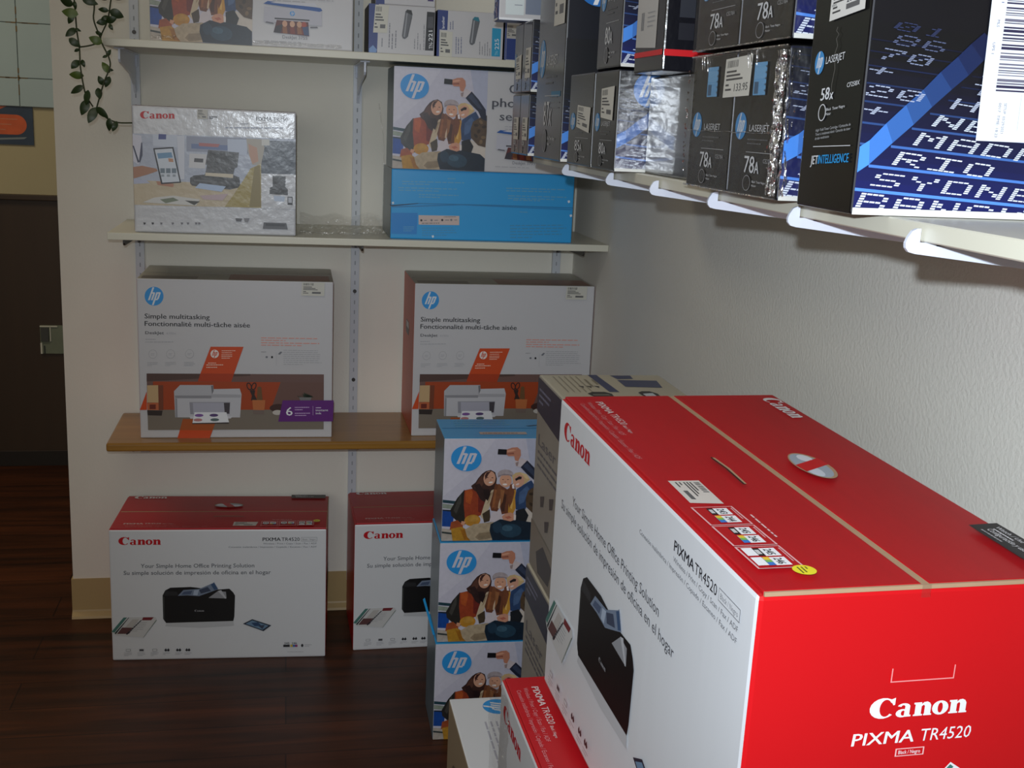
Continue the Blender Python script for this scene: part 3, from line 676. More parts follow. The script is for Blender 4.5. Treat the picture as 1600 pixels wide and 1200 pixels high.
# ================================================================== selfie photo printer box
BW, BD, BH = .4276, .1585, .2246
def selfie_photo(A):
    """photograph of three friends in winter clothes taking a picture of themselves (units of the close-up)"""
    A.part = 'printed_photo'
    p = A.poly; q = lambda r, g, b: mat('photo ink %d %d %d' % (r, g, b), (r, g, b), rough=.36, var=(110, .38 if max(r, g, b) < 190 else .10))
    p([(305, 255), (1078, 250), (1022, 1122), (275, 1132)], q(196, 194, 210))
    p([(305, 255), (700, 252), (500, 560), (284, 760)], q(204, 202, 216)); p([(930, 252), (1078, 250), (1056, 610), (960, 480)], q(178, 182, 204))
    p([(278, 778), (420, 796), (420, 822), (278, 804)], q(34, 66, 78)); p([(277, 810), (400, 830), (390, 865), (275, 850)], q(138, 148, 136)); p([(275, 870), (380, 884), (360, 1010), (271, 1004)], q(20, 70, 150)); p([(275, 862), (375, 868), (375, 884), (275, 872)], q(24, 40, 60))
    p([(271, 1020), (400, 1036), (420, 1130), (275, 1132)], q(176, 166, 156)); p([(271, 1046), (360, 1060), (360, 1074), (271, 1062)], q(50, 60, 60))
    p([(900, 850), (1040, 905), (1030, 1010), (900, 975)], q(206, 196, 186))
    # woman at left
    p([(455, 695), (400, 765), (348, 865), (352, 915), (430, 998), (470, 985), (480, 740)], q(40, 38, 36)); p([(430, 730), (400, 790), (372, 870), (390, 900), (430, 800)], q(66, 64, 60))
    p([(455, 700), (520, 684), (570, 706), (640, 740), (650, 800), (600, 900), (560, 920), (500, 915), (456, 935), (448, 820)], q(150, 62, 36)); p([(460, 706), (505, 690), (520, 720), (500, 820), (465, 800)], q(178, 84, 40)); p([(560, 730), (640, 756), (628, 850), (588, 900), (556, 880)], q(112, 40, 34))
    p([(640, 706), (682, 690), (690, 730), (640, 850), (596, 950), (574, 920), (600, 830)], q(196, 178, 150)); p([(650, 720), (672, 715), (640, 800), (625, 820)], q(164, 140, 112)); p([(588, 900), (645, 860), (650, 960), (600, 975)], q(70, 58, 44))
    p([(590, 558), (618, 536), (655, 525), (690, 545), (702, 600), (696, 650), (680, 690), (660, 700), (640, 745), (596, 735), (556, 722), (520, 694), (505, 662), (540, 632), (560, 596)], q(62, 38, 34)); p([(560, 610), (590, 570), (600, 640), (570, 700), (530, 680)], q(92, 58, 48))
    p(ell(646, 598, 46, 64, 24, rot=.12), q(208, 156, 130)); p([(610, 575), (625, 545), (660, 535), (640, 560), (615, 610)], q(70, 42, 40)); p(ell(655, 632, 17, 7, 12, rot=-.15), q(236, 226, 220)); p(ell(630, 590, 8, 3.5, 10), q(70, 44, 40)); p(ell(668, 592, 8, 3.5, 10), q(70, 44, 40)); p(ell(654, 610, 5, 9, 10), q(190, 132, 108))
    p(ell(512, 955, 62, 48, 20, rot=-.2), q(186, 132, 46)); p(ell(520, 940, 40, 26, 16, rot=-.2), q(188, 140, 62)); p([(352, 968), (400, 952), (440, 990), (440, 1030), (340, 1034)], q(156, 76, 42)); p([(350, 1024), (430, 1008), (462, 1030), (500, 1128), (362, 1130)], q(178, 130, 42)); p([(420, 1030), (455, 1030), (490, 1120), (450, 1120)], q(160, 104, 30)); p([(430, 960), (460, 965), (450, 1000), (425, 985)], q(206, 150, 120))
    p([(530, 655), (570, 640), (600, 700), (622, 760), (606, 800), (574, 776), (548, 720)], q(50, 32, 32)); p([(596, 690), (640, 690), (652, 730), (630, 790), (604, 760)], q(38, 24, 26))
    # woman in the middle
    p([(672, 880), (720, 866), (775, 890), (770, 950), (690, 968), (640, 965), (652, 910)], q(208, 198, 204))
    p([(690, 640), (720, 650), (780, 690), (836, 650), (846, 700), (826, 800), (792, 890), (735, 905), (722, 840), (700, 880), (655, 872), (645, 820), (668, 730)], q(110, 64, 44)); p([(684, 690), (712, 700), (690, 840), (660, 850)], q(150, 92, 56)); p([(740, 710), (775, 740), (755, 880), (730, 880)], q(74, 44, 34)); p([(722, 740), (738, 750), (718, 860), (706, 850)], q(206, 178, 150))
    p([(800, 690), (846, 696), (846, 840), (820, 900), (782, 888)], q(196, 142, 56)); p([(812, 700), (830, 704), (815, 860), (800, 850)], q(222, 178, 96))
    p([(716, 640), (736, 660), (728, 760), (700, 850), (676, 862), (690, 770), (700, 690)], q(128, 78, 50)); p([(800, 650), (826, 640), (834, 720), (816, 800), (792, 850), (786, 760)], q(122, 72, 48)); p([(730, 690), (760, 700), (742, 800), (724, 830)], q(150, 98, 62))
    p(ell(768, 615, 46, 58, 22), q(214, 160, 132)); p(ell(768, 562, 60, 42, 20, PI, 2*PI) + [(828, 578), (790, 570), (740, 572), (710, 590)], q(176, 164, 168)); p([(708, 590), (740, 570), (800, 570), (828, 590), (820, 566), (760, 556), (716, 572)], q(146, 134, 140))
    p(ell(762, 648, 18, 8, 12), q(240, 230, 226)); p(ell(748, 606, 7, 3, 8), q(66, 44, 40)); p(ell(786, 606, 7, 3, 8), q(66, 44, 40)); p(ell(766, 626, 5, 8, 8), q(192, 130, 108))
    # woman at right with raised arm
    p([(850, 690), (905, 650), (965, 612), (990, 660), (960, 760), (905, 880), (842, 862), (838, 760)], q(46, 70, 110)); p([(870, 720), (930, 660), (950, 690), (905, 800), (865, 820)], q(74, 100, 140)); p([(940, 700), (1000, 660), (1056, 640), (1050, 780), (1035, 914), (975, 900), (920, 840), (920, 760)], q(86, 68, 52))
    for i, (x, y) in enumerate(((965, 730), (1005, 700), (985, 780), (1020, 830), (960, 820), (1000, 870), (1030, 740))): p(ell(x, y, 20, 13, 10, rot=i), q(*((122, 98, 70) if i % 2 else (58, 46, 38))), same=i > 0)
    p([(842, 872), (905, 850), (938, 912), (915, 975), (838, 962)], q(30, 34, 40))
    p([(818, 572), (845, 548), (880, 542), (930, 560), (955, 605), (918, 640), (885, 660), (850, 676), (824, 640)], q(206, 176, 128)); p(ell(868, 618, 42, 56, 22, rot=.25), q(210, 158, 134)); p([(840, 600), (872, 578), (892, 582), (888, 602), (866, 606), (846, 618)], q(40, 34, 38)); p(ell(858, 646, 15, 7, 10, rot=-.4), q(230, 210, 206)); p([(880, 545), (930, 560), (950, 600), (925, 600), (905, 575)], q(222, 194, 146)); p([(815, 650), (830, 640), (835, 684), (818, 682)], q(236, 226, 230))
    p([(880, 495), (935, 440), (990, 505), (1046, 590), (1052, 690), (1010, 672), (985, 610), (930, 556)], q(36, 42, 62)); p([(905, 490), (935, 460), (980, 520), (1020, 590), (985, 580)], q(56, 66, 90))
    p([(838, 452), (888, 418), (934, 442), (885, 498), (846, 492)], q(204, 192, 196)); p([(845, 460), (870, 450), (862, 490), (848, 488)], q(150, 130, 130))
    p([(778, 348), (820, 330), (862, 326), (886, 350), (888, 396), (866, 448), (842, 440), (836, 404), (790, 404), (778, 390)], q(190, 128, 104)); p([(782, 356), (830, 344), (850, 352), (826, 362), (784, 368)], q(216, 160, 134)); p([(780, 378), (832, 372), (836, 386), (782, 392)], q(150, 90, 74)); p([(714, 342), (780, 346), (778, 392), (709, 389)], q(20, 20, 26))
    # laps
    p([(455, 1030), (520, 985), (668, 966), (700, 1010), (660, 1120), (502, 1130), (470, 1090)], q(176, 158, 132)); p([(560, 1060), (650, 1050), (660, 1100), (560, 1120), (530, 1095)], q(140, 122, 98))
    p([(648, 985), (720, 944), (860, 955), (990, 975), (1028, 1010), (1020, 1120), (660, 1120), (640, 1040)], q(22, 38, 54)); p(ell(800, 1040, 82, 58, 22), q(38, 66, 86)); p(ell(775, 1020, 40, 26, 16), q(60, 92, 112)); p(ell(700, 1010, 36, 50, 16), q(34, 58, 78))
    p([(735, 920), (760, 896), (800, 885), (838, 905), (838, 945), (800, 962), (745, 948)], q(206, 148, 122)); p([(755, 925), (790, 915), (810, 930), (780, 942)], q(180, 104, 84)); p([(825, 900), (842, 908), (840, 948), (824, 952)], q(220, 210, 206))

def selfie_box():
    t = thing('printer_box', 'x', 'printer box')
    film = mat('picture side print', (96, 118, 134), rough=.3, var=(12, .3))
    carton(t, BW, BD, BH, PW, mt=PBLUE, ml=film, mr=PBLUE, bevel=.003)
    b = MB(); b.box((.004, BD*.5-.0008, BH-.0004), (BW-.004, BD*.5+.0008, BH+.0006), C(24, 92, 140)); b.box((BW-.0006, .004, BH-.02), (BW+.0006, BD-.004, BH-.0185), C(24, 92, 140)); b.build('flap_seam', t)
    sq = BH/877.0
    Hs = homog([(305, 255), (1078, 250), (1022, 1122), (275, 1132)], [(0, BH), (.212, BH), (.212, .0), (0, 0)])
    A = Art(Hs); A.clip = (0.001, 0.001, BW-.001, BH-.001)
    selfie_photo(A)
    A.hp(470, 424, 116, HPB, C(206, 206, 220), ry=110)
    # right half: slogan, small picture of the printer
    A.H = lambda x, y: (x, y); A.part = 'lettering'; kw = dict(upv=(0, 1))
    dk = C(76, 78, 88)
    A.text('Get', .262, BH-.047, .020, dk, width=.042, bold=.03, **kw); A.text('phone', .224, BH-.078, .020, dk, width=.088, bold=.03, **kw); A.text('seamlessly', .242, BH-.108, .020, dk, width=.15, bold=.01, **kw)
    A.text('DeskJet 3755', .276, .0195, .0072, C(120, 120, 130), width=.053, **kw); A.lines(.236, .012, .40, .006, 1, .0016, LGR, seed=3); A.lines(.255, BH-.122, .40, -.006, 2, .0016, LGR, seed=4)
    A.part = 'printed_photo'
    A.poly([(.236, .052), (.360, .050), (.359, .082), (.238, .084)], C(190, 190, 202)); A.poly([(.236, .089), (.355, .079), (.361, .082), (.357, .087), (.245, .095)], C(24, 84, 160)); A.poly([(.262, .094), (.345, .096), (.352, .088), (.25, .092)], C(206, 208, 218))
    A.poly([(.240, .050), (.258, .048), (.256, .051), (.242, .053)], C(110, 110, 118)); A.poly([(.335, .044), (.352, .045), (.35, .048), (.335, .047)], C(110, 110, 118))
    A.rect(.2595, .0585, .3335, .0615, C(60, 60, 66)); A.poly([(.264, .057), (.331, .056), (.333, .027), (.257, .031)], C(96, 40, 40)); A.poly([(.257, .031), (.262, .044), (.278, .05), (.272, .030)], C(50, 44, 54))
    for i, (x, c) in enumerate(((.281, (212, 160, 130)), (.297, (216, 170, 140)), (.312, (206, 160, 130)), (.322, (170, 70, 50)))): A.poly(ell(x, .050, .0055, .0065, 12), C(*c)); A.poly([(x-.005, .044), (x+.004, .044), (x+.006, .030), (x-.004, .030)], C(*((132, 52, 40) if i % 2 else (150, 96, 60))))
    A.poly([(.318, .045), (.331, .047), (.333, .028), (.322, .029)], C(60, 80, 120))
    A.hp(.297, .072, .0052, HPB, C(206, 206, 220), ex=(1, 0), ey=(0, 1), part='printed_photo')
    A.build(t, F_front(BW, BD, BH))
    # top: sky blue, rows of small print, pale strip, hand slot
    A = Art(lambda x, y: (x*BW, y*BD)); A.n = 3; A.part = 'printed_graphics'
    A.lines(.08, .86, .38, -.10, 4, .03, C(110, 176, 206), seed=4); A.lines(.6, .86, .92, -.1, 4, .03, C(110, 176, 206), seed=6)
    A.rect(.185, .18, .42, .30, C(196, 176, 166)); A.lines(.2, .22, .4, .04, 1, .03, C(120, 90, 80), seed=2); A.poly([(.44, .62), (.5, .67), (.62, .64), (.62, .61), (.5, .64), (.46, .6)], C(16, 40, 60))
    A.build(t, F_top(BW, BD, BH))
    return t
SB = selfie_box()
# top side of the carton turned to the front: for the box lying flat
gb = 'blue and white photo printer boxes'
place(SB, (.3198, 2.2884, 2*BH+.0014), (0, 0, -.0167), 'blue topped printer box with three friends photo, topmost of the floor tower', gb)
o = copy_tree(SB); place(o, (.3165, 2.280, BH+.0007), (0, 0, -.020), 'printer box with three friends photo and blue tape flap, middle of the floor tower', gb)
f = MB(); f.prism([(-.001, .004), (-.026, .094), (-.030, .090), (-.005, .003)], 'y', -.0012, .0, PBLUE); f.v = [(x, y + .02 + .12*(.1-z), z) for x, y, z in f.v]
fl = f.build('loose_flap', o)
o = copy_tree(SB); place(o, (.3130, 2.272, 0), (0, 0, -.0167), 'printer box with three friends photo at the bottom of the tower, on the floor', gb)
o = copy_tree(SB); place(o, (.233, 2.668, Z2+BD+.0004), (0, 0, 0), 'printer box with three friends photo standing on the blue box, middle shelf', gb)
o = copy_tree(SB); place(o, (-.2857, 2.668, Z1+.0003), (0, 0, 0), 'film wrapped printer box with friends photo, on the top shelf at left', gb)
b = MB(); n = 46; R = random.Random(9); ps = []
for i in range(n+1):
    x = .002+(BW*.94)*i/n
    for z in (.0035, .0055, .008, .011): ps.append((x, -.0012-.0012*R.random(), z+.002*R.random()))
b.add(ps, [(i*4+k, (i+1)*4+k, (i+1)*4+k+1, i*4+k+1) for i in range(n) for k in range(3)], M_FILM2)
b.build('wrap_seam', o, recalc=False)

# the box lying on its back: blue top side facing out, print upside down
t = thing('printer_box', 'sky blue box with upside-down small print lying on the middle shelf under the photo box', 'printer box', (.233, 2.673, Z2+.0002), group=gb)
carton(t, BW, BH, BD, PBLUE, mt=PW, ml=mat('picture side print', (96, 118, 134)), mr=PW, bevel=.003)
A = Art(homog([(65, 692), (1190, 760), (1168, 1160), (42, 1125)], [(0, BD), (BW, BD), (BW, 0), (0, 0)])); LB = C(96, 168, 208)
A.part = 'printed_graphics'; sl = (1, .045)
for x0, y0, x1, n_, sd in ((420, 760, 525, 1, 1), (130, 770, 525, 2, 2), (105, 808, 520, 2, 3), (235, 852, 515, 2, 4), (780, 825, 1150, 2, 5), (790, 870, 1150, 2, 6), (820, 896, 1150, 1, 7), (860, 968, 955, 1, 8)):
    A.lines(x0, y0, x1, 15, n_, 6, LB, seed=sd, d=sl)
A.poly([(55, 965), (225, 968), (215, 1100), (50, 1095)], C(24, 132, 210)); A.lines(130, 1052, 205, 12, 3, 4, LB, seed=9); A.lines(800, 1050, 1140, 18, 5, 5, C(70, 146, 190), seed=10); A.lines(250, 1060, 480, 15, 4, 4, C(70, 146, 190), seed=14)
A.part = 'flap_seam'
A.poly([(46, 912), (62, 917), (230, 908), (230, 912), (62, 925), (46, 920)], C(14, 50, 80)); A.poly([(230, 908), (700, 926), (1178, 950), (1178, 954), (700, 931), (230, 912)], C(28, 116, 172)); A.poly([(60, 925), (500, 920), (1170, 960), (1170, 964), (500, 925), (60, 932)], C(30, 122, 180))
A.part = 'white_panel'
A.poly([(230, 982), (488, 990), (486, 1046), (229, 1040)], C(206, 186, 180)); A.lines(390, 993, 478, 8, 1, 4, GRY, seed=2); A.lines(250, 1030, 480, 8, 1, 5, GRY, seed=3)
for x, m_ in ((247, INK), (312, GRY), (380, INK), (437, GRY)): A.poly(ell(x, 1014, 7, 7, 12), m_); A.lines(x+18, 1012, x+50, 8, 1, 5, GRY, seed=x)
A.part = 'sealing_tape'
for x, y in ((66, 905), (1152, 915), (1164, 998), (317, 1115)): A.poly([(x-7, y-6), (x+6, y-9), (x+9, y+3), (x-2, y+8)], C(226, 238, 246, .1))  # sparkle of the clear tape, painted as small pale patches
A.build(t, F_front(BW, BH, BD))

# ================================================================== tall beige and navy cartons between the stacks
def beige_box(w, d, h, top=True):
    t = thing('printer_box', 'x', 'printer box')
    carton(t, w, d, h, mat('grey photo board', (150, 144, 134), rough=.36, var=(7, .22)), mt=PGREY, ml=PGREY, mr=PGREY, bevel=.004)
    A = Art(lambda x, y: (x*w, y*h)); A.part = 'navy_band'      # long side towards the room
    A.poly([(.003, .99), (.99, .99), (.99, .74), (.003, .82)], PNAVY); A.lines(.03, .93, .2, -.03, 3, .012, C(120, 122, 150), seed=2)
    A.part = 'printed_graphics'; gy = C(96, 92, 100)
    A.text('Laser', .05, .66, .06, gy, width=.26, upv=(0, 1)); A.lines(.05, .62, .6, -.035, 3, .012, gy, seed=4, dn=(0, 1))
    for i, (x, z) in enumerate(((.12, .42), (.25, .47), (.2, .33), (.4, .4), (.55, .36), (.7, .42))): A.poly([(x, z), (x+.06, z+.03), (x+.05, z-.03), (x+.01, z-.05)], C(70, 66, 66))
    A.poly([(.003, .25), (.99, .18), (.99, .01), (.003, .01)], C(134, 124, 110)); A.poly([(.1, .12), (.2, .2), (.34, .16), (.3, .05), (.14, .03)], C(60, 54, 52))
    A.build(t, F_front(w, d, h))
    if top:
        A = Art(lambda x, y: (x*w, y*d)); A.n = 1       # x runs towards the camera
        A.part = 'navy_band'
        def L(P): return [((1.7202-y)/w/1.0, (x-.385)/d) for x, y in P]
        A.poly(L([(.462, 1.716), (.476, 1.716), (.481, 1.6), (.466, 1.6)]), C(70, 74, 104)); A.poly(L([(.497, 1.712), (.530, 1.712), (.528, 1.688), (.502, 1.686)]), C(70, 74, 104)); A.poly(L([(.500, 1.680), (.562, 1.676), (.556, 1.628), (.500, 1.634)]), C(70, 74, 104))
        A.part = 'printed_graphics'
        for k in range(5): A.poly(L([(.403+.009*k, 1.705), (.405+.009*k, 1.705), (.405+.009*k, 1.60), (.403+.009*k, 1.60)]), C(150, 140, 122), same=k > 0)
        for k in range(3): A.poly(L([(.428+.012*k, 1.64), (.436+.012*k, 1.638), (.433+.012*k, 1.625)]), C(90, 84, 80), same=k > 0)
        A.lines(.08, .32, .2, .06, 2, .02, C(140, 130, 112), seed=3)
        A.part = 'carry_hole'
        A.poly(L([(.430, 1.590), (.440, 1.600), (.458, 1.600), (.466, 1.588), (.462, 1.545), (.440, 1.545)]), C(56, 54, 50)); A.poly(L([(.436, 1.585), (.460, 1.585), (.462, 1.578), (.436, 1.578)]), C(120, 116, 104))
        A.part = 'finger_hole'
        A.poly(L([(.508, 1.595), (.516, 1.604), (.528, 1.604), (.536, 1.588), (.532, 1.545), (.512, 1.545)]), C(50, 50, 50)); A.poly(L([(.513, 1.588), (.529, 1.592), (.53, 1.545), (.514, 1.545)]), C(196, 204, 210))
        A.build(t, F_top(w, d, h))
    return t
GBX = beige_box(.46, .195, .3118)
gg = 'beige cartons with navy bands'
place(GBX, (.385, 1.7202, .6245), (0, 0, -PI/2), 'beige carton with navy bars and two carry holes on top, behind the nearest big box', gg)
o = copy_tree(GBX); place(o, (.381, 1.7240, .3125), (0, 0, -PI/2+.006), 'beige carton with slanted navy band, middle of the stack behind the biggest box', gg)
o = copy_tree(GBX); place(o, (.384, 1.7220, 0), (0, 0, -PI/2), 'lowest beige carton, standing on the floor behind the nearest stack', gg)

# narrow white box beside the stack
w_, d_, h_ = .46, .113, .377
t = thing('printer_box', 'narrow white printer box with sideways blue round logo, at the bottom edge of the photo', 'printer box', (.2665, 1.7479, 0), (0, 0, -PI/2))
carton(t, w_, d_, h_, mat('darker beige board', (168, 152, 128), rough=.4), mt=PW2, ml=PGREY, bevel=.003)  # long side in a darker beige than the short ends
A = Art(lambda x, y: (x, y)); A.n = 1; rw = dict(d=(1, 0), upv=(0, 1))
A.hp(.034, .076, .0245, HPB, PW2, ex=(1, 0), ey=(0, 1))
A.part = 'lettering'; A.text('DeskJet', .082, .082, .020, INK, width=.10, bold=.012, **rw)
for k in range(3): A.lines(.082, .064-.009*k, .30, .01, 1, .003, C(176, 176, 188), seed=k+3)
A.build(t, F_top(w_, d_, h_))
A = Art(lambda x, y: (x, y)); A.part = 'printed_graphics'; A.poly(ell(.10, .27, .045, .035, 24), C(110, 100, 90)); A.poly(ell(.10, .27, .038, .029, 24), C(150, 138, 118)); A.poly([(.05, .12), (.16, .16), (.3, .1), (.28, .03), (.06, .02)], C(104, 92, 78)); A.build(t, F_front(w_, d_, h_))

# ================================================================== small photo printer box on the middle shelf
TW_, TD_, TH_ = .349, .155, .2725
t = thing('printer_box', 'white printer box in clear film with office desk photo, left on the middle shelf', 'printer box', (-.3285, 2.672, Z2+.0003))
FW = mat('film wrapped white board', (196, 198, 204), rough=.35, coat=.5, coat_rough=.18, bump=(50, .35, .003))
FD = lambda r, g, b: mat('wrapped ink %d %d %d' % (r, g, b), (r, g, b), rough=.45, coat=.35, coat_rough=.25, bump=(50, .3, .003))
carton(t, TW_, TD_, TH_, FW, mt=mat('dull maroon board', (110, 70, 70), rough=.4), ml=C(110, 50, 50), mr=C(70, 60, 62), bevel=.004)
A = Art(homog([(690, 540), (1555, 575), (1545, 1223), (693, 1200)], [(0, TH_), (TW_, TH_), (TW_, 0), (0, 0)])); A.clip = (.0012, .001, TW_-.0012, TH_-.001)
A.canon(735, 611, 181, 38, RED)
A.part = 'lettering'; A.text('PIXMA', 1342, 621, 22, C(70, 72, 78), width=84, bold=.02); A.text('TR150', 1432, 623, 22, C(110, 112, 118), width=78)
A.lines(1258, 634, 1350, 8, 1, 4, C(150, 156, 170), seed=1); A.lines(1180, 655, 1530, 8, 1, 4, C(130, 140, 170), seed=2)
A.part = 'printed_photo'
A.poly([(690, 688), (1553, 714), (1550, 1080), (692, 1058)], FD(176, 184, 202)); A.poly([(690, 930), (1000, 940), (1400, 950), (1365, 1075), (692, 1058)], FD(194, 180, 154))
A.poly([(800, 692), (925, 696), (925, 760), (800, 750)], C(196, 204, 220)); A.poly([(830, 690), (870, 692), (868, 718), (828, 718)], C(70, 80, 140)); A.poly([(925, 700), (965, 700), (960, 925), (935, 925)], C(206, 210, 222)); A.poly([(975, 702), (1290, 712), (1300, 790), (975, 780)], C(150, 156, 176)); A.poly([(1000, 740), (1190, 748), (1190, 775), (1000, 765)], C(110, 126, 166)); A.poly([(1040, 735), (1150, 742), (1140, 758), (1040, 752)], C(176, 110, 110)); A.poly([(1190, 715), (1300, 718), (1290, 800), (1190, 790)], C(190, 200, 220))
A.poly([(990, 790), (1080, 795), (1070, 870), (985, 865)], C(206, 206, 210)); A.poly([(1015, 815), (1062, 818), (1060, 838), (1012, 835)], C(80, 80, 84))
A.poly([(692, 690), (740, 700), (745, 800), (720, 850), (692, 830)], C(206, 206, 220)); A.poly([(692, 750), (700, 752), (726, 835), (718, 840)], C(60, 66, 90)); A.poly([(738, 735), (744, 735), (744, 800), (730, 840), (724, 835)], C(70, 76, 100))
A.poly([(690, 862), (740, 855), (815, 870), (822, 882), (770, 900), (700, 920), (690, 918)], C(170, 124, 100)); A.poly([(692, 925), (760, 930), (780, 945), (692, 950)], C(180, 186, 210)); A.poly([(812, 935), (870, 940), (905, 950), (900, 966), (820, 955)], C(180, 130, 106))
A.poly([(800, 764), (906, 757), (943, 943), (838, 951)], C(40, 42, 50)); A.poly([(808, 771), (900, 765), (935, 937), (845, 943)], C(206, 214, 226)); A.poly([(820, 790), (895, 785), (902, 812), (826, 818)], C(110, 150, 186)); A.poly([(878, 816), (903, 818), (905, 836), (880, 834)], C(190, 140, 110))
for x in (835, 865, 895): A.rect(x, 868, x+24, 893, C(110, 126, 140)); A.rect(x+4, 900, x+20, 912, C(150, 160, 170))
dkp = FD(70, 72, 76)
A.poly([(1088, 772), (1250, 785), (1248, 800), (1240, 862), (1226, 868), (1216, 912), (1070, 900), (1080, 850), (1072, 848)], FD(84, 86, 90)); A.poly([(1095, 780), (1240, 792), (1232, 850), (1085, 840)], dkp)
A.poly([(990, 918), (1010, 905), (1066, 900), (1075, 890), (1215, 902), (1250, 915), (1255, 965), (1200, 978), (1000, 958), (990, 945)], dkp); A.poly([(1072, 890), (1218, 898), (1216, 918), (1070, 906)], C(206, 196, 176)); A.poly([(1010, 925), (1130, 935), (1130, 942), (1010, 934)], C(110, 112, 116)); A.poly([(1015, 970), (1040, 945), (1178, 962), (1155, 990)], C(176, 196, 226))
A.poly([(740, 1045), (800, 1020), (900, 1010), (1040, 1030), (1020, 1062), (900, 1055)], C(206, 206, 204)); A.poly([(830, 1030), (900, 1020), (930, 1035), (860, 1050)], C(120, 130, 110)); A.poly([(960, 1035), (1040, 1040), (1010, 1060)], C(70, 70, 66)); A.poly([(1040, 1010), (1190, 1000), (1160, 1035), (1060, 1030)], C(190, 170, 176))
A.poly([(1380, 722), (1552, 727), (1550, 900), (1365, 893), (1360, 850), (1330, 780)], FD(86, 94, 106)); A.poly([(1290, 712), (1370, 716), (1385, 760), (1365, 850), (1320, 850), (1296, 780)], C(176, 170, 160)); A.poly([(1300, 740), (1345, 760), (1352, 830), (1320, 845), (1305, 800)], C(190, 150, 130)); A.rect(1370, 716, 1412, 748, C(206, 206, 202))
A.poly([(1365, 842), (1366, 1075), (1170, 1068), (1215, 1010), (1270, 930), (1310, 868)], FD(166, 150, 90)); A.poly([(1330, 860), (1360, 850), (1362, 1070), (1300, 1070)], C(140, 126, 80))
A.poly([(1365, 894), (1552, 900), (1549, 1082), (1363, 1075)], FW); A.poly([(1425, 905), (1495, 910), (1492, 965), (1505, 975), (1505, 1008), (1408, 1002), (1410, 968), (1425, 962)], dkp); A.poly([(1430, 1010), (1490, 1014), (1486, 1042), (1432, 1038)], C(186, 200, 222)); A.poly([(1503, 1015), (1530, 1016), (1530, 1060), (1503, 1058)], C(50, 50, 56)); A.poly([(1507, 1020), (1526, 1021), (1526, 1048), (1507, 1047)], C(186, 190, 200))
A.part = 'icons'
for i, x in enumerate((747, 790, 835, 895, 943, 975, 1018, 1034)): A.poly([(x-7, 1150), (x+6, 1150), (x+5, 1158), (x-3, 1162)], C(60, 60, 66) if i < 2 else C(120, 120, 128)); 
A.poly([(1225, 1128), (1262, 1130), (1255, 1146), (1230, 1145)], C(96, 96, 102)); A.poly([(1270, 1128), (1302, 1128), (1290, 1150), (1275, 1148)], C(130, 130, 136)); A.poly([(1375, 1150), (1495, 1154), (1502, 1188), (1370, 1184)], C(96, 98, 104)); A.poly([(1385, 1156), (1488, 1160), (1486, 1172), (1386, 1168)], C(70, 72, 78))
sticker(A, [(1035, 562), (1090, 564), (1088, 613), (1033, 611)], C(186, 184, 176), seed=5); A.lines(1096, 598, 1140, 8, 2, 6, C(90, 90, 96), seed=2)
A.build(t, F_front(TW_, TD_, TH_))

# empty clear bag slumped between the two boxes on the middle shelf
M_BAG = film_mat('bag film', .16, .085, (45, 1.0, .02))
t = thing('plastic_bag', 'empty clear plastic bag lying crumpled on the middle shelf between the printer boxes', 'plastic bag', (.028, 2.70, Z2+.001))
R = random.Random(12); nx, nz = 26, 16; b = MB()
for side in (0, 1):
    pts = []
    for j in range(nz+1):
        for i in range(nx+1):
            u = i/nx; v = j/nz
            z = .040*v*(1-.22*math.sin(u*PI*2.4)**2) + .0012*R.random()*v
            y = (.012 - .014*math.sin(v*PI)) + (.09 + .045*math.sin(u*5+1))*v**1.4 if side == 0 else .17 - .03*v**2*math.sin(u*4)
            pts.append((.002+u*.196, y+R.uniform(-.0015, .0015)+.004*math.sin(u*21+v*7)*math.sin(v*9+u*4), z))
    b.add(pts, [(j*(nx+1)+i, j*(nx+1)+i+1, (j+1)*(nx+1)+i+1, (j+1)*(nx+1)+i) for j in range(nz) for i in range(nx)], M_BAG)
b.build('bag_film', t, recalc=False)
b = MB(); b.tube([(.184, .01, 0), (.190, .012, .05), (.192, .02, .14), (.190, .03, .22), (.18, .05, .30)], .0012, M_BAG, 5); b.tube([(.002, .012, .006), (.06, .005, .004), (.12, .008, .005), (.197, .012, .008)], .0016, M_BAG, 5); b.build('folded_edge', t)

# ================================================================== toner drum boxes on the top shelf
def brother_box(H_src, w, d, h, label, x, col, num, y=2.672, z=Z1+.0003, tilt=0, sx=0.):
    t = thing('toner_box', label, 'toner box', (x, y, z), (0, 0, tilt), group='white toner boxes on the top shelf')
    carton(t, w, d, h, PW, mt=PW, ml=PNAVY, mr=C(24, 44, 110), bevel=.002)
    A = Art(H_src(w, h)); return t, A
NV = C(26, 52, 124)
w, h = .1465, .1045
t, A = brother_box(lambda w, h: homog([(150, 30), (788, 60), (782, 518), (160, 465)], [(0, h), (w, h), (w, 0), (0, 0)]), w, .15, h, 'white toner box with black number panel and navy edge, left on the top shelf', .176, None, None)
A.part = 'navy_stripe'; A.poly([(150, 31), (240, 36), (238, 468), (162, 464)], NV); A.poly([(165, 430), (200, 400), (235, 440), (230, 466), (170, 462)], C(150, 180, 226, .1))
A.part = 'lettering'
up_ = dict(d=(-.02, -1), upv=(-1, .03))
for x, y0, L in ((285, 415, 120), (350, 425, 265), (378, 440, 350), (410, 430, 330)): A.lines(0, 0, 1, 1, 0, 1, GRY); A.lines(x, y0, x+L, 14, 1, 9, C(120, 120, 130), d=(-.0, -1), dn=(-1, 0), seed=x)
for x, y0, L in ((590, 445, 255), (620, 450, 310), (645, 455, 130), (680, 455, 340)): A.lines(x, y0, x+L, 14, 1, 8, C(140, 140, 146), d=(0, -1), dn=(-1, 0), seed=x)
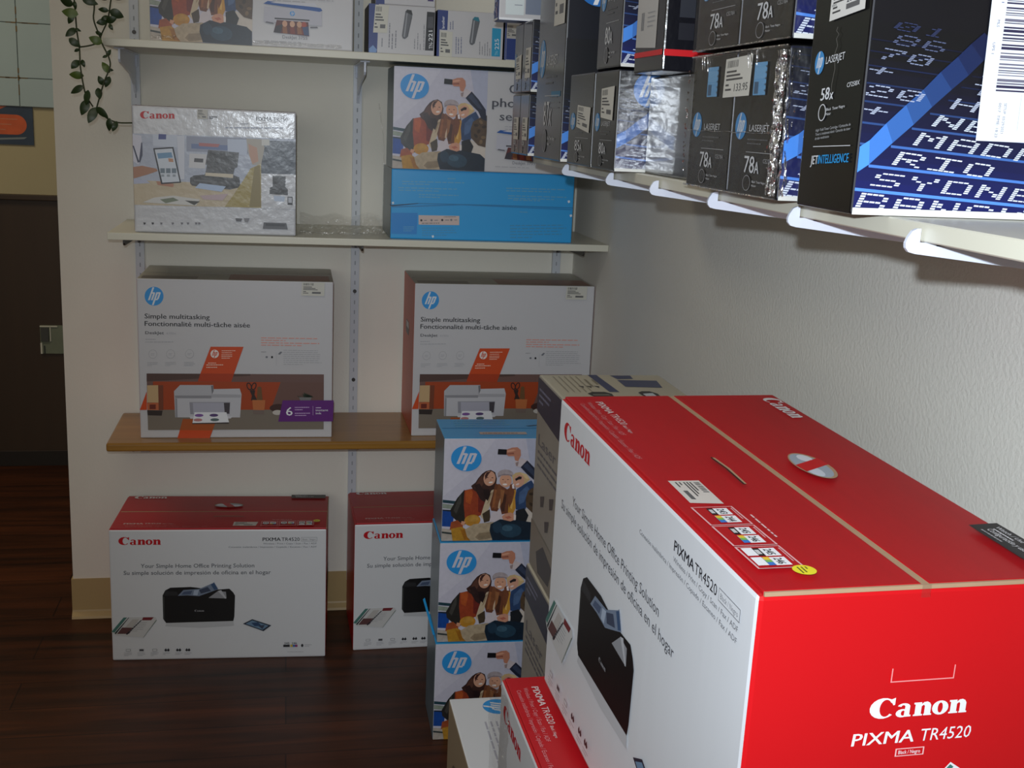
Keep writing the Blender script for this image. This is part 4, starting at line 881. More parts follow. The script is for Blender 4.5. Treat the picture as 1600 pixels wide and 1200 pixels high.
A.part = 'printed_photo'; A.poly([(470, 345), (462, 320), (490, 100), (510, 84), (545, 90), (560, 130), (512, 340), (490, 353)], C(96, 98, 104)); A.poly([(478, 330), (500, 120), (512, 115), (492, 335)], C(150, 152, 158)); A.poly([(490, 105), (505, 84), (548, 90), (560, 132), (540, 130)], C(30, 30, 34)); A.poly([(512, 332), (548, 150), (556, 152), (518, 336)], C(60, 60, 66))
A.part = 'number_panel'; A.poly([(702, 102), (782, 108), (770, 466), (688, 460)], C(20, 20, 24)); A.text('TN-', 765, 445, 40, WHT, width=62, **up_); A.text('221', 762, 374, 42, WHT, width=95, bold=.02, **up_); A.rect(712, 150, 765, 255, C(70, 70, 76))
sticker(A, [(208, 42), (335, 48), (322, 296), (196, 290)], seed=8)
A.build(t, F_front(w, .15, h))
w2, h2 = .1495, .1005
t, A = brother_box(lambda w, h: homog([(822, 78), (1456, 108), (1445, 556), (815, 512)], [(0, h), (w, h), (w, 0), (0, 0)]), w2, .15, h2, 'white toner box with cyan number panel, second from left on the top shelf', .3275, None, None)
A.part = 'navy_stripe'; A.poly([(822, 80), (918, 88), (912, 268), (840, 262), (838, 513), (815, 511)], NV); A.text('brother', 886, 252, 26, WHT, width=112, bold=.02, **up_)
A.part = 'lettering'
for x, y0, L in ((945, 262, 120), (968, 262, 110), (1000, 490, 210), (1022, 490, 330), (1048, 490, 330)): A.lines(x, y0, x+L, 14, 1, 9, C(120, 124, 150), d=(0, -1), dn=(-1, 0), seed=x)
for x, y0, L in ((1225, 500, 230), (1250, 500, 180), (1275, 510, 160), (1300, 512, 250), (1322, 512, 130)): A.lines(x, y0, x+L, 14, 1, 8, C(140, 140, 146), d=(0, -1), dn=(-1, 0), seed=x)
A.part = 'printed_photo'; A.poly([(1126, 400), (1120, 375), (1148, 165), (1170, 142), (1205, 146), (1218, 186), (1172, 392), (1148, 410)], C(96, 98, 104)); A.poly([(1134, 385), (1158, 180), (1170, 176), (1148, 390)], C(156, 158, 164)); A.poly([(1148, 165), (1168, 142), (1206, 147), (1216, 188), (1180, 180)], C(30, 120, 140))
A.part = 'number_panel'; A.poly([(1340, 246), (1428, 254), (1420, 522), (1336, 516)], C(24, 152, 196)); A.text('TN-', 1400, 508, 32, C(150, 206, 226), width=44, **up_); A.text('225', 1408, 452, 42, WHT, width=102, **up_)
sticker(A, [(848, 275), (962, 285), (955, 520), (842, 510)], seed=9)
A.build(t, F_front(w2, .15, h2))
t = thing('toner_box', 'toner box with navy panel and pale sticker, right end of the top shelf row', 'toner box', (.4805, 2.672, Z1+.0003), group='white toner boxes on the top shelf')
carton(t, .11, .15, .085, NV, mt=PW, ml=C(40, 40, 44), bevel=.002)
A = Art(); A.part = 'white_panel'; A.rect(.004, .0, .11, .085, PW); A.rect(.0045, .002, .026, .048, NV); sticker(A, [(.004, .078), (.030, .078), (.030, .049), (.004, .049)], C(176, 172, 166), seed=3); A.build(t, F_front(.11, .15, .085))
t = thing('toner_box', 'white toner box lying on the leftmost toner box of the top shelf', 'toner box', (.190, 2.676, Z1+.1052), group='white toner boxes on the top shelf')
carton(t, .132, .14, .10, PW, ml=PNAVY, bevel=.002); A = Art(); A.part = 'navy_stripe'; A.rect(0.001, 0.0, .020, .1, NV); A.part = 'number_panel'; A.rect(.115, .012, .128, .08, C(60, 40, 110)); A.part = 'lettering'; A.lines(.03, .02, .1, .012, 4, .002, LGR, seed=4); A.build(t, F_front(.132, .14, .10))

# ================================================================== laser toner boxes on the right wall shelf
XF = .410                      # front plane of the row, a little past the shelf edge
FILM_B = mat('wrapped black board', (16, 16, 18), rough=.3, coat=1.0, coat_rough=.05, bump=(26, .22, .003, (.3, 1, 1.6)))
DGIT = {'N': '10001 11001 11001 10101 10011 10011 10001', 'E': '11111 10000 10000 11110 10000 10000 11111', 'W': '10001 10001 10101 10101 10101 11011 10001', 'M': '10001 11011 10101 10101 10001 10001 10001',
 'A': '01110 10001 10001 11111 10001 10001 10001', 'D': '11110 10001 10001 10001 10001 10001 11110', 'R': '11110 10001 10001 11110 10100 10010 10001', 'I': '11111 00100 00100 00100 00100 00100 11111',
 'O': '01110 10001 10001 10001 10001 10001 01110', 'S': '01111 10000 10000 01110 00001 00001 11110', 'Y': '10001 10001 01010 00100 00100 00100 00100', 'B': '11110 10001 10001 11110 10001 10001 11110',
 'G': '01110 10001 10000 10111 10001 10001 01110', 'K': '10001 10010 10100 11000 10100 10010 10001', 'H': '10001 10001 10001 11111 10001 10001 10001', 'T': '11111 00100 00100 00100 00100 00100 00100',
 '7': '11111 00001 00010 00100 00100 01000 01000', '0': '01110 10001 10011 10101 11001 10001 01110', '8': '01110 10001 10001 01110 10001 10001 01110', '6': '01110 10000 10000 11110 10001 10001 01110',
 '1': '00100 01100 00100 00100 00100 00100 01110', '+': '00000 00100 00100 11111 00100 00100 00000', '2': '01110 10001 00001 00110 01000 10000 11111', ' ': ' '.join(['00000']*7)}
def board_print(A, light=1.0):
    """departures board picture (units of the close-up of the nearest big box)"""
    A.part = 'board_picture'
    BASE = [(60, -700), (4300, -700), (4300, 1500), (60, 1500)]
    A.poly(BASE, C(8, 8, 16))
    for k in range(16):            # rows glow bluer towards the bottom of the picture
        y = -80+75*k; f = max(0, min(1, (y-60)/850))
        A.poly([(40, y), (4300, y+357), (4300, y+432), (40, y+75)], C(int(7+11*f), int(8+18*f), int(14+76*f)), same=k > 0)
    def row(y, x0, x1, f):         # bright rule between two rows
        A.poly([(x0, y+(x0-50)*.084), (x1, y+(x1-50)*.084), (x1, y+(x1-50)*.084+7+13*f), (x0, y+(x0-50)*.084+7+13*f)], C(int(10+74*f), int(16+124*f), int(40+190*f)))
    for y, xs, f in ((945, 40, 1), (790, 170, .86), (655, 340, .7), (530, 500, .52), (425, 640, .36), (330, 780, .2), (240, 880, .08), (165, 960, .03)): row(y, xs, 4300, f)
    for y, xe, f in ((660, 160, .7), (530, 290, .55), (400, 450, .4), (290, 600, .26), (185, 730, .14), (100, 830, .05), (30, 920, .0)): row(y, 40, xe, f*.8)
    band = [((60, 860), (60, 705)), ((170, 800), (165, 650)), ((350, 665), (290, 545)), ((510, 550), (440, 430)), ((650, 440), (570, 335)), ((800, 330), (700, 225)), ((930, 240), (830, 130)), ((1040, 150), (930, 50)), ((1160, 60), (1030, -20))]
    for i in range(len(band)-1):
        f = (1-i/8.5)**1.7; A.poly([band[i][0], band[i+1][0], band[i+1][1], band[i][1]], C(int(10+66*f), int(18+126*f), int(52+182*f)), same=i > 0)
    def dots(t, x, y, cx, cy, rx, ry, f=1.0, gap=1.35):
        A.n += 1; m_ = C(int(16+206*f), int(24+206*f), int(60+186*f))
        for n_, ch in enumerate(t):
            for j, rw in enumerate(DGIT[ch].split()):
                for i, b_ in enumerate(rw):
                    if b_ == '1':
                        i2 = i + n_*(5+gap); j2 = 6-j
                        ax, ay = x+i2*cx+j2*rx, y+i2*cy+j2*ry
                        A.poly([(ax, ay), (ax+cx*.86, ay+cy*.86), (ax+cx*.86+rx*.66, ay+cy*.86+ry*.66), (ax+rx*.66, ay+ry*.66)], m_, same=True)
    dots('BANGKOK', 66, 1082, 47, 4.3, 9, -15.5)
    dots('SYDNEY', 185, 932, 46, 4.2, 9, -12.2)
    dots('RIO', 350, 800, 46, 5, 10.5, -12)
    dots('MADRID', 510, 676, 45, 5, 10.5, -11.5, .95)
    dots('NEW', 652, 556, 43, 4.8, 10.5, -10, .9)
    dots('HONG', 792, 446, 42, 4.6, 9, -9.4, .8)
    dots('TOKYO', 930, 350, 40, 4.4, 9, -9, .7); dots('NA', 1040, 245, 38, 4.2, 8, -8.4, .6)
    dots('+', 60, 488, 40, 4, 12, -9, .75); dots('20', 90, 372, 40, 4, 9, -9.5, .7); dots('+', 95, 245, 38, 4, 11, -8, .6); dots('70', 180, 152, 36, 4, 10, -9, .5); dots('86', 290, 66, 36, 4, 10, -8.6, .32); dots('01', 290, -20, 36, 4, 9, -7, .14)
def side_print(A, w, h, sc, x0=0):
    """same picture on the broad side of any toner box; sc = metres per close-up unit"""
    A.H = lambda x, y: (x0+(x-45)*sc, .003+(1098-y)*sc); A.clip = (.0015, .0045, w-.0015, h-.002)
    board_print(A)
    A.clip = None; A.H = lambda x, y: (x, y); A.part = 'white_edge'; A.rect(.0008, .0005, w-.001, .0045, C(226, 226, 220))

def laser_box(w, d, h, num, label, y, z, group=None, code='', logo=True, model=True, face=None, side=None, y_face=1.0, sc=.00035, intel=False, stick=None, price='', top=.0, xf=XF, rot=0, seal=False, parent=None, kind='toner_box', small=True):
    """black toner carton; its narrow printed end faces the room (local -y), x runs towards the camera"""
    t = thing(kind, label, 'toner box', (xf, y, z), (0, 0, -PI/2+rot), group) if parent is None else None
    face = face or PBLACKB
    root = t or parent
    carton(root, w, d, h, face, mt=mat('laser top', (22, 22, 26), rough=.3), ml=PBLACKB, mr=C(10, 12, 26), bevel=.0025)
    return t, laser_print(root, w, d, h, num, code, logo, y_face, intel, stick, price, sc, seal, small, model)
def laser_print(root, w, d, h, num, code, logo, yk, intel, stick, price, sc, seal, small, model=True, off=(0, 0, 0), side=True):
    WH = C(206, 208, 212); A = Art(lambda x, y: (x*w, y*h)); k = h/w
    A.n = 1
    def T(s_, x, y, cap, m_, width, **kw): A.text(s_, x, y, cap, m_, width=width, upv=(0, 1), **kw)
    if logo: A.hp(.20, .48, .115, C(62, 136, 196), WH, ex=(1, 0), ey=(0, 1), ry=.095*min(1, 1.6*w/h))
    A.part = 'lettering'
    if logo: T('LASERJET', .38, .445, .048, C(190, 192, 196), .38)
    if small:
        A.lines(.36, .385, .80, -.028, 2, .008, C(96, 98, 102), seed=3)
        A.rect(.35, .300, .88, .3035, C(176, 178, 182))
    T(num[:-1], .34, .160, .122, WH, .100*len(num[:-1]), bold=.025); T(num[-1], .34+.105*len(num[:-1]), .160, .085, WH, .085, bold=.025)
    if code: T(code, .71, .235, .030, C(150, 152, 156), .18)
    A.poly(ell(.42, .088, .078, .055, 26), C(140, 140, 146)); A.poly(ell(.42, .088, .070, .0495, 26), PBLACKB)
    T('Black  Toner Negro', .53, .095, .016, WH, .26); T('Noir', .53, .068, .016, WH, .09)
    if seal:
        A.part = 'security_seal'; sb = C(104, 160, 206, .2)
        A.poly(quad(.40, .69, .64, .91), sb); A.poly(quad(.42, .70, .50, .78), C(60, 92, 122)); A.poly(quad(.41, .80, .62, .88), C(112, 164, 206))
        for q in range(5): A.poly([(.64, .71+.04*q), (.61, .72+.04*q), (.64, .73+.04*q)], C(40, 60, 80), same=q > 0)
    if stick: sticker(A, stick, C(212, 210, 202), seed=int(w*9999), price=price)
    A.build(root, tuple([Vector(F_front(w, d, h)[0])+Vector(off)] + list(F_front(w, d, h)[1:])))
    if side:
        B = Art(); side_print(B, d, h, sc); B.build(root, tuple([Vector(F_right(w, d, h)[0])+Vector(off)] + list(F_right(w, d, h)[1:])))
    return A

gl = 'black laser toner boxes on the right wall shelf'
DL = .31
# nearest big box, number 58
w, h, d = .0955, .232, .318
t = thing('toner_box', 'black toner box numbered 58 with blue departures-board side, nearest on the right wall shelf', 'toner box', (XF, .9000, ZR+.0004), (0, 0, -PI/2), gl)
carton(t, w, d, h, PBLACKB, mr=C(10, 12, 26), ml=C(10, 12, 26), bevel=.0022)
A = Art(homog([(1255, 0), (1358, 0), (1337, 331), (1252, 314)], [(0, .1545), (w, .1605), (w, .0), (0, .0)])); WH = C(214, 216, 220); A.n = 1
tv = dict(upv=(.05, -1), d=(.995, -.015))
A.hp(1273, 102, 8.3, C(62, 136, 196), WH, ry=19.5)
A.part = 'lettering'; A.text('LASERJET', 1284, 107, 12.5, WH, width=32, **tv)
A.text('58', 1280, 165, 20, WH, width=14, bold=.02, **tv); A.text('x', 1295, 166, 17, WH, width=6, bold=.02, **tv); A.text('CF258X', 1323, 153, 7.5, WH, width=20, **tv)
A.poly(ell(1285, 184, 6.4, 13, 24), WH); A.poly(ell(1285, 184, 5.2, 11.6, 24), PBLACKB)
A.text('Black  Toner Negro', 1292, 183, 4.5, WH, width=30, **tv); A.text('Noir', 1292, 190, 4.5, WH, width=8, **tv)
A.text('High Yield Toner Cartridge / Cartouche de', 1277, 212, 4.3, C(170, 172, 176), width=56, **tv); A.text('Toner à rendement élevé / Cartucho de tóner', 1277, 218, 4.3, C(170, 172, 176), width=56, **tv); A.text('de alto rendimiento', 1277, 224, 4.3, C(170, 172, 176), width=23, **tv)
A.poly([(1275, 233), (1334, 239), (1334, 240), (1275, 234)], WH)
A.text('JET', 1273, 259, 13, WH, width=11.5, bold=.01, d=(.995, .06), upv=(.05, -1)); A.text('INTELLIGENCE', 1285, 259.5, 13, C(40, 150, 214), width=48, bold=.012, d=(.995, .06), upv=(.05, -1))
A.part = 'scratch'
zz = [(1303, 50), (1301, 56), (1306, 63), (1302, 70), (1305, 82), (1301, 95), (1303, 120), (1300, 140), (1299, 160)]
for a, b_ in zip(zz, zz[1:]): A.poly([a, (a[0]+.6, a[1]), (b_[0]+.6, b_[1]), b_], C(110, 108, 104))
sticker(A, [(1290, -30), (1351, -34), (1348, 33), (1288, 36)], C(216, 214, 210), seed=7); A.text('204.95', 1317, 12, 13, C(60, 60, 70), width=25, bold=.01, d=(.99, -.08), upv=(.05, -1)); A.text('58X', 1291, 12, 4, C(90, 90, 96), width=9, **tv)
A.build(t, F_front(w, d, h))
A = Art(homog([(130, 0), (1473, 0), (1473, 1158), (45, 1092)], [(.0005, .1302), (.1330, .1330), (.1388, .0012), (0, .0030)])); A.clip = (.0015, .0052, d-.002, h-.002)
board_print(A)
A.clip = None; A.H = lambda x, y: (x, y); A.part = 'white_edge'; A.rect(.0006, .0002, d-.001, .0052, C(230, 230, 222))
A.part = 'shipping_label'; lb = C(226, 230, 238); A.poly([(.0935, .0575), (.2, .0575), (.2, .2), (.0915, .2)], lb); A.n += 1; R = random.Random(21); v = .188
while v > .092:
    q = R.choice((.0007, .0012, .002)); A.poly(quad(.1045, v-q, .17, v), C(48, 44, 74) if R.random() < .6 else C(110, 108, 126), same=True); v -= q+R.choice((.0007, .0012, .0022))
vv = dict(d=(0, -1), upv=(1, 0)); A.text('SETUP  03/29/2021', .113, .0855, .0022, C(110, 112, 130), width=.022, **vv); A.text('0017  TIME: 18:23', .1085, .0855, .0022, C(110, 112, 130), width=.025, **vv)
A.text('S3 51901', .1, .178, .0022, C(110, 112, 150), width=.022, **vv); A.text('MLS', .0985, .144, .0022, C(90, 92, 120), width=.005, **vv); A.text('UPS 1', .097, .128, .0022, C(90, 92, 120), width=.008, **vv)
A.rect(.126, .066, .1262, .092, C(150, 160, 190)); A.build(t, F_right(w, d, h))

# twin packs of number 78 in shrink film
def twin(label, y0, z, s1, lower, wd=.1175, h=.1285):
    t = thing('twin_pack', label, 'toner twin pack', (XF+.001, y0, z), (0, 0, -PI/2), 'film wrapped twin packs of toner')
    for i in (0, 1):
        off = (i*(wd+.0015), 0, 0)
        c_ = carton(t, wd, DL, h, PBLACKB, mt=C(22, 22, 26), mr=C(12, 16, 40), bevel=.0025); c_.location = off
        laser_print(t, wd, DL, h, '78A', 'CE278A', True, 1, False, (s1 if i == 0 else None), '133.95', .00012, lower, True, off=off, side=(i == 1))
    Wd = 2*wd+.0015; e = .0022
    R = random.Random(int(y0*1000)); b = MB()
    def sheet(P, nx, nz, amp):
        pts = [P(i/nx, j/nz, R.uniform(-amp, amp)) for j in range(nz+1) for i in range(nx+1)]
        b.add(pts, [(j*(nx+1)+i, j*(nx+1)+i+1, (j+1)*(nx+1)+i+1, (j+1)*(nx+1)+i) for j in range(nz) for i in range(nx)], FILMW)
    sheet(lambda u, v, r: (u*Wd, -e, v*h), 8, 6, .0003)
    sheet(lambda u, v, r: (Wd+e+abs(r)*.5, u*DL, v*h), 12, 8, .0012)
    sheet(lambda u, v, r: (u*Wd, DL*v*.9, h+e*.8+r*.2), 8, 8, .0005)
    b.build('shrink_film', t, recalc=False)
    b = MB(); 
    if lower:    # gathered, glittering pleats at the near corner
        n = 22
        for k in range(13):
            x = Wd+.0025-.0016*(k % 3)+ (.0 if k < 6 else -.004*(k-5)*.5); y = -.003-.0012*(k % 4) if k < 7 else -.004
            pts = [(x+R.uniform(-.0016, .0016), (y if k > 2 else .004*k)+R.uniform(-.0012, .0008), h*(.03+.94*i/n)) for i in range(n+1)]
            b.tube(pts, [R.uniform(.0004, .0013) for _ in pts], M_FILM3, 4)
        for k in range(60):   # beads of crumpled film fanning from the corner
            v = R.random(); x = Wd-.002-R.random()**1.6*.030*(1-abs(v-.42)*1.6 if abs(v-.42) < .6 else .1); z_ = h*(.08+.84*v); s_ = R.uniform(.0006, .0016)
            b.add([(x-s_, -e-.0004, z_-s_), (x+s_, -e-.0014, z_-s_*.5), (x+s_*.4, -e-.0006, z_+s_*1.4), (x-s_*.7, -e-.0020, z_+s_*.8)], [(0, 1, 2), (0, 2, 3)], M_FILM3)
        for k in range(40):
            v = R.random(); x = -.0005-R.random()*.006*(1-abs(v-.5)); z_ = h*(.1+.8*v); s_ = R.uniform(.0006, .0016)
            b.add([(x-s_, -e-.0004, z_-s_), (x+s_, -e-.0014, z_-s_*.5), (x+s_*.4, -e-.0006, z_+s_*1.4), (x-s_*.7, -e-.0020, z_+s_*.8)], [(0, 1, 2), (0, 2, 3)], M_FILM3)
        b.tube([(u*Wd, -e-.0004, h*.435+.0008*math.sin(u*30)) for u in [i/12 for i in range(13)]], .0004, M_FILM3, 4)
    for x in (.03, .036, .045, .15, .158, .17): b.tube([(x, -e, h*.99), (x+.002, -e-.0008, h*.96), (x+.003, -e, h*(.88 if lower else .94))], [.0009, .0006, .0002], M_FILM3, 4)
    b.tube([(0, -e, h), (Wd*.5, -e-.0006, h+.0004), (Wd, -e, h)], .0009, M_FILM3, 5); b.tube([(0, -e, .001), (Wd*.5, -e-.0006, .0004), (Wd, -e, .001)], .0008, M_FILM3, 5)
    b.build('film_pleats', t)
    return t
FILMW = film_mat('taut film', 0.35, 0.09, (40, .6, .006)); M_FILM3 = film_mat('film pleats', 0.16, 0.55, (90, 1.0, 0.01))
twin('film wrapped twin pack of black toner boxes with blue seals and shared price sticker', 1.179, ZR+.0004, [(.80, .955), (1.36, .97), (1.34, .69), (.78, .68)], True)
twin('film wrapped twin pack of black toner boxes on top of the lower twin pack', 1.1800, ZR+.134, None, False, wd=.1185, h=.125)

# box numbered 90, set back behind glossy film, and the red-striped box on it
w, h, d = .252, .1185, .28
t = thing('toner_box', 'wide glossy black toner box with silvery reflections, set back left of the twin packs', 'toner box', (.450, 1.4520, ZR+.0004), (0, 0, -PI/2), gl)
carton(t, w, d, h, FILM_B, mt=C(22, 22, 26), bevel=.0025)
A = Art(); A.part = 'lettering'; A.text('90', .196, .050, .014, WH, width=.013, bold=.02, upv=(0, 1)); A.text('X', .200, .034, .011, WH, width=.009, bold=.02, upv=(0, 1)); A.lines(.18, .045, .03, .002, 1, .0, GRY); 
for k in range(3): A.rect(.188+.006*k, .008, .189+.006*k, .030-.004*k, C(110, 110, 116))
A.build(t, F_front(w, d, h))
w, h, d = .111, .17, .30
t = thing('toner_box', 'black toner box with white side label and red stripe, above the silvery box', 'toner box', (XF, 1.3945, ZR+.1195), (0, 0, -PI/2), gl)
GLB = mat('metallic black print', (24, 24, 30), rough=.25, coat=1, coat_rough=.08, bump=(40, .5, .003))
carton(t, w, d, h, PBLACKB, mr=GLB, bevel=.0022)
RS = C(206, 26, 34); A = Art(); A.n = 1; A.part = 'white_label'
A.poly([(.004, .030), (.082, .026), (.084, .166), (.004, .166)], C(186, 184, 182)); A.text('FI-C200', .012, .128, .006, GRY, width=.028, upv=(0, 1)); 
for k in range(5): A.lines(.012, .118-.008*k, .045+.03*(k % 3 != 2), .01, 1, .0016, C(130, 130, 134), seed=k)
for k in range(3): A.rect(.022+.004*k, .048, .024+.004*k, .068, C(110, 110, 114))
A.lines(.046, .066, .076, -.005, 4, .0012, C(150, 150, 154), seed=9)
A.part = 'red_stripe'; A.rect(.002, .0175, w-.001, .0235, RS); A.build(t, F_front(w, d, h))
A = Art(); A.n = 1; A.part = 'red_stripe'; A.rect(.001, .0165, d-.002, .0235, RS); A.rect(.022, .084, .034, .088, RS)
A.part = 'lettering'; A.rect(.0245, .103, .0285, .114, WHT); A.poly(ell(.0265, .118, .0022, .0024, 12), WHT)
A.part = 'printed_photo'; A.rect(.016, .058, .034, .078, C(44, 46, 54)); A.rect(.016, .034, .034, .052, C(30, 30, 38)); A.build(t, F_right(w, d, h))

M_FILM4 = film_mat('creased film', .34, .24, (40, .5, .006))
st1 = [(.36, .74), (.86, .78), (.84, .42), (.34, .46)]
FB, _ = laser_box(.1160, .30, .1270, '80A', 'black toner box numbered 80 with sticker and big blue side, left of the silvery box', 1.5725, ZR+.0004, gl, stick=[(.34, .82), (.88, .84), (.86, .50), (.36, .53)], sc=.00011, seal=False, logo=True)
A = Art(); A.n = 45; A.hp(.041, .103, .0215, C(60, 130, 210), WH, ex=(1, 0), ey=(0, 1)); A.build(FB, F_right(.116, .30, .127))
b = MB(); R = random.Random(8); nx, nz = 10, 22
b.add([(.1160+.0032+R.uniform(0, .0012), .0005+.13*i/nx, .004+.121*j/nz+(0 if j in (0, nz) else R.uniform(-.0004, .0004))) for j in range(nz+1) for i in range(nx+1)], [(j*(nx+1)+i, j*(nx+1)+i+1, (j+1)*(nx+1)+i+1, (j+1)*(nx+1)+i) for j in range(nz) for i in range(nx)], M_FILM4)
b.build('shrink_film', FB, recalc=False)
t, _ = laser_box(.1160, .30, .19, '80A', 'black toner box numbered 80, stacked on the other box numbered 80', 1.5730, ZR+.1300, gl, stick=[(.3, .98), (.9, .98), (.88, .62), (.32, .65)], sc=.00011)
laser_box(.1400, .30, .1275, '85A', 'black toner box numbered 85 with a slanting price sticker, right of the tallest', 1.7165, ZR+.0004, gl, stick=[(.40, .66), (.93, .63), (.90, .36), (.38, .42)], sc=.00011, seal=False)
t, _ = laser_box(.1960, .34, .33, '87X', 'tallest black toner box, numbered 87, with a large blue round logo on its side', 1.9585, ZR+.0004, gl, stick=[(.60, .92), (.96, .92), (.95, .62), (.58, .62)], sc=.00010)
A = Art(); A.n = 40; A.hp(.047, .266, .036, C(30, 110, 190), WHT, ex=(1, 0), ey=(0, 1)); A.build(t, F_right(.196, .34, .33))
A = Art(); A.n = 3; A.part = 'lettering'; A.rect(.115, .098, .18, .106, C(24, 110, 150)); A.lines(.105, .08, .185, .008, 3, .0018, GRY, seed=4); A.build(t, F_front(.196, .34, .33))
# far small boxes, two columns of two
fs = dict(sc=.00011, small=False)
laser_box(.075, .28, .105, '05A', 'small black toner box, lower one of the farthest column, beside the photo box', 2.1670, ZR+.0004, gl, stick=[(.3, .62), (.9, .62), (.9, .25), (.3, .25)], logo=False, **fs)
laser_box(.077, .28, .105, '05A', 'small black toner box, lower one next to the tallest toner box', 2.0910, ZR+.0004, gl, stick=[(.35, .62), (.95, .62), (.95, .25), (.35, .25)], logo=False, **fs)
laser_box(.075, .28, .120, '05A', 'small black toner box, upper one of the farthest column', 2.1680, ZR+.1085, gl, stick=[(.3, .52), (.95, .55), (.95, .2), (.3, .2)], **fs)
laser_box(.077, .28, .120, '05A', 'small black toner box, upper one beside the tallest toner box', 2.0915, ZR+.1085, gl, stick=[(.4, .62), (.98, .62), (.98, .2), (.4, .2)], logo=False, **fs)
# pale box lying on them, sticking out towards the room
t = thing('toner_box', 'blue and white toner box lying on the small far boxes, sticking out over the edge', 'toner box', (.369, 2.1725, ZR+.2325), (0, 0, -PI/2-.02), gl)
carton(t, .056, .30, .13, C(60, 80, 150), mr=PW, mt=PW, bevel=.003)
A = Art(); A.part = 'printed_photo'; R = random.Random(4)
for k in range(26): 
    x = R.uniform(.003, .04); z_ = R.uniform(.006, .1); A.rect(x, z_, x+R.uniform(.006, .013), z_+R.uniform(.003, .01), C(*R.choice(((150, 170, 220), (90, 110, 190), (190, 170, 200), (40, 50, 110), (206, 212, 230)))))
A.part = 'white_edge'; A.rect(.0, .0006, .056, .004, WHT); A.build(t, F_front(.056, .30, .13))
A = Art(); A.part = 'white_panel'; A.rect(.001, .0006, .2, .0045, WHT); A.poly([(.012, .010), (.045, .010), (.046, .12), (.011, .12)], C(214, 224, 226)); A.rect(.028, .026, .042, .0275, C(150, 156, 170)); A.poly([(.048, .012), (.09, .012), (.09, .1), (.047, .1)], C(120, 130, 150)); A.build(t, F_right(.056, .30, .13))

# ================================================================== trailing plant at the left of the top shelf
YP = 2.60
def scr(x, y, yy=YP):          # crop units of the plant close-up to the plane of the hanging vine
    x, y = x/3.75, y/3.75
    dv = fw + rt*((x-800)/1812.46) - up*((y-600)/1812.46)
    tt = yy/dv.y; return Vector((dv.x*tt, yy, CAM_H+dv.z*tt))
base = scr(560, -260)
t = thing('trailing_vine', 'dark green vine with pointed leaves trailing down beside the left end of the top shelf', 'plant', tuple(base))
STEM = mat('vine stem', (58, 64, 40), rough=.6); LEAF = mat('vine leaf', (40, 58, 28), rough=.38, var=(30, .35)); LEAF2 = mat('young leaf', (78, 98, 40), rough=.4, var=(30, .25))
lines_ = [[(430, -250), (435, 0), (440, 60), (450, 180), (465, 280), (470, 380), (485, 480), (505, 560), (545, 625)],
          [(690, -250), (650, 0), (630, 120), (590, 215), (600, 260), (635, 330), (645, 390), (610, 480), (575, 600), (565, 640)],
          [(545, -250), (553, 20), (548, 110), (575, 190), (590, 225)], [(588, 240), (550, 260), (510, 270), (465, 276)],
          [(565, 640), (600, 665), (630, 695), (690, 718), (775, 720)]]
R = random.Random(2)
for ln in lines_:
    b = MB(); pts = []
    for i in range(len(ln)-1):
        for q in range(4):
            f = q/4; p0 = ln[max(i-1, 0)]; p1 = ln[i]; p2 = ln[i+1]; p3 = ln[min(i+2, len(ln)-1)]
            cr = lambda a, b_, c, d_: .5*((2*b_)+(-a+c)*f+(2*a-5*b_+4*c-d_)*f*f+(-a+3*b_-3*c+d_)*f**3)
            pts.append((cr(p0[0], p1[0], p2[0], p3[0]), cr(p0[1], p1[1], p2[1], p3[1])))
    pts.append(ln[-1])
    b.tube([scr(x, y, YP+.01*math.sin(y/90.)) - base for x, y in pts], .0017, STEM, 6); o = b.build('stem', t)
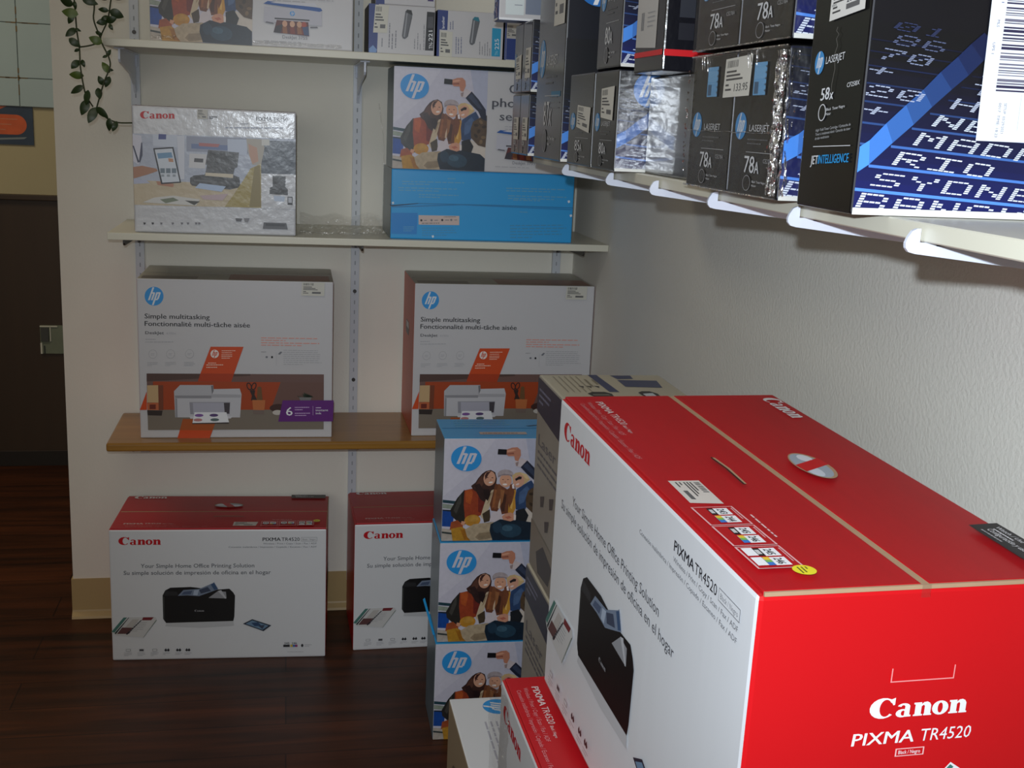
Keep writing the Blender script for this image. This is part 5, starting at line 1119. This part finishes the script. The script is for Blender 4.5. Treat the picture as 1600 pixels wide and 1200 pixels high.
lv = [(390, 12, 68, 200), (410, 75, 78, 188), (415, 112, 52, 120), (415, 190, 66, 140), (438, 250, 64, 35), (528, 10, 76, 15), (560, 235, 66, 200), (606, 58, 52, 185), (684, 82, 70, 22), (652, 115, 58, -18), (596, 130, 52, 168), (612, 105, 40, 150), (650, 158, 36, 60),
      (440, 378, 56, 130), (488, 372, 40, 70), (448, 440, 70, 182), (452, 525, 74, 148), (510, 570, 72, 100), (495, 630, 82, 112), (540, 675, 88, 115), (600, 660, 76, 42), (641, 730, 66, 95), (672, 740, 56, 112), (620, 395, 62, 235), (592, 472, 50, 240), (630, 480, 58, 112),
      (580, 548, 56, 80), (638, 310, 40, -60), (650, 410, 26, 5), (457, 175, 32, 25), (450, 295, 28, 150), (580, 195, 36, 20), (615, 332, 26, 160), (440, 30, 40, 80), (690, -20, 70, 10), (600, -20, 60, 200), (480, -60, 70, 20), (400, -70, 70, 190)]
b = MB()
for i, (x, y, L, a) in enumerate(lv):
    c = scr(x, y, YP-.008*R.random()) - base; ln_ = L/3.75*YP*1.04/1812.46; a = math.radians(a); ln_ *= 1.08; wd = ln_*.31*R.uniform(.8, 1.1)
    dx = Vector((math.cos(a), 0, -math.sin(a))); side = Vector((math.sin(a), 0, math.cos(a))); tl = R.uniform(-.5, .5); nrm = Vector((0, -1, 0))
    side = (side*math.cos(tl) + nrm*math.sin(tl)); dx = (dx + nrm*R.uniform(-.25, .25)).normalized(); N_ = 8; vs = []; fc = []
    for k in range(N_+1):
        f = k/N_; wv = wd*math.sin(PI*f**.85)**.8*(1-.12*f) if 0 < k < N_ else 0; p = c + dx*(f-.5)*ln_ + nrm*.004*math.sin(PI*f)
        vs += [p+side*wv - nrm*wv*.25, p, p-side*wv - nrm*wv*.25]
        if k: q = 3*(k-1); fc += [(q, q+1, q+4, q+3), (q+1, q+2, q+5, q+4)]
    b.add(vs, fc, LEAF2 if i in (1, 6, 23, 15) else LEAF)
o = b.build('foliage', t, recalc=False)
for p in o.data.polygons: p.use_smooth = True
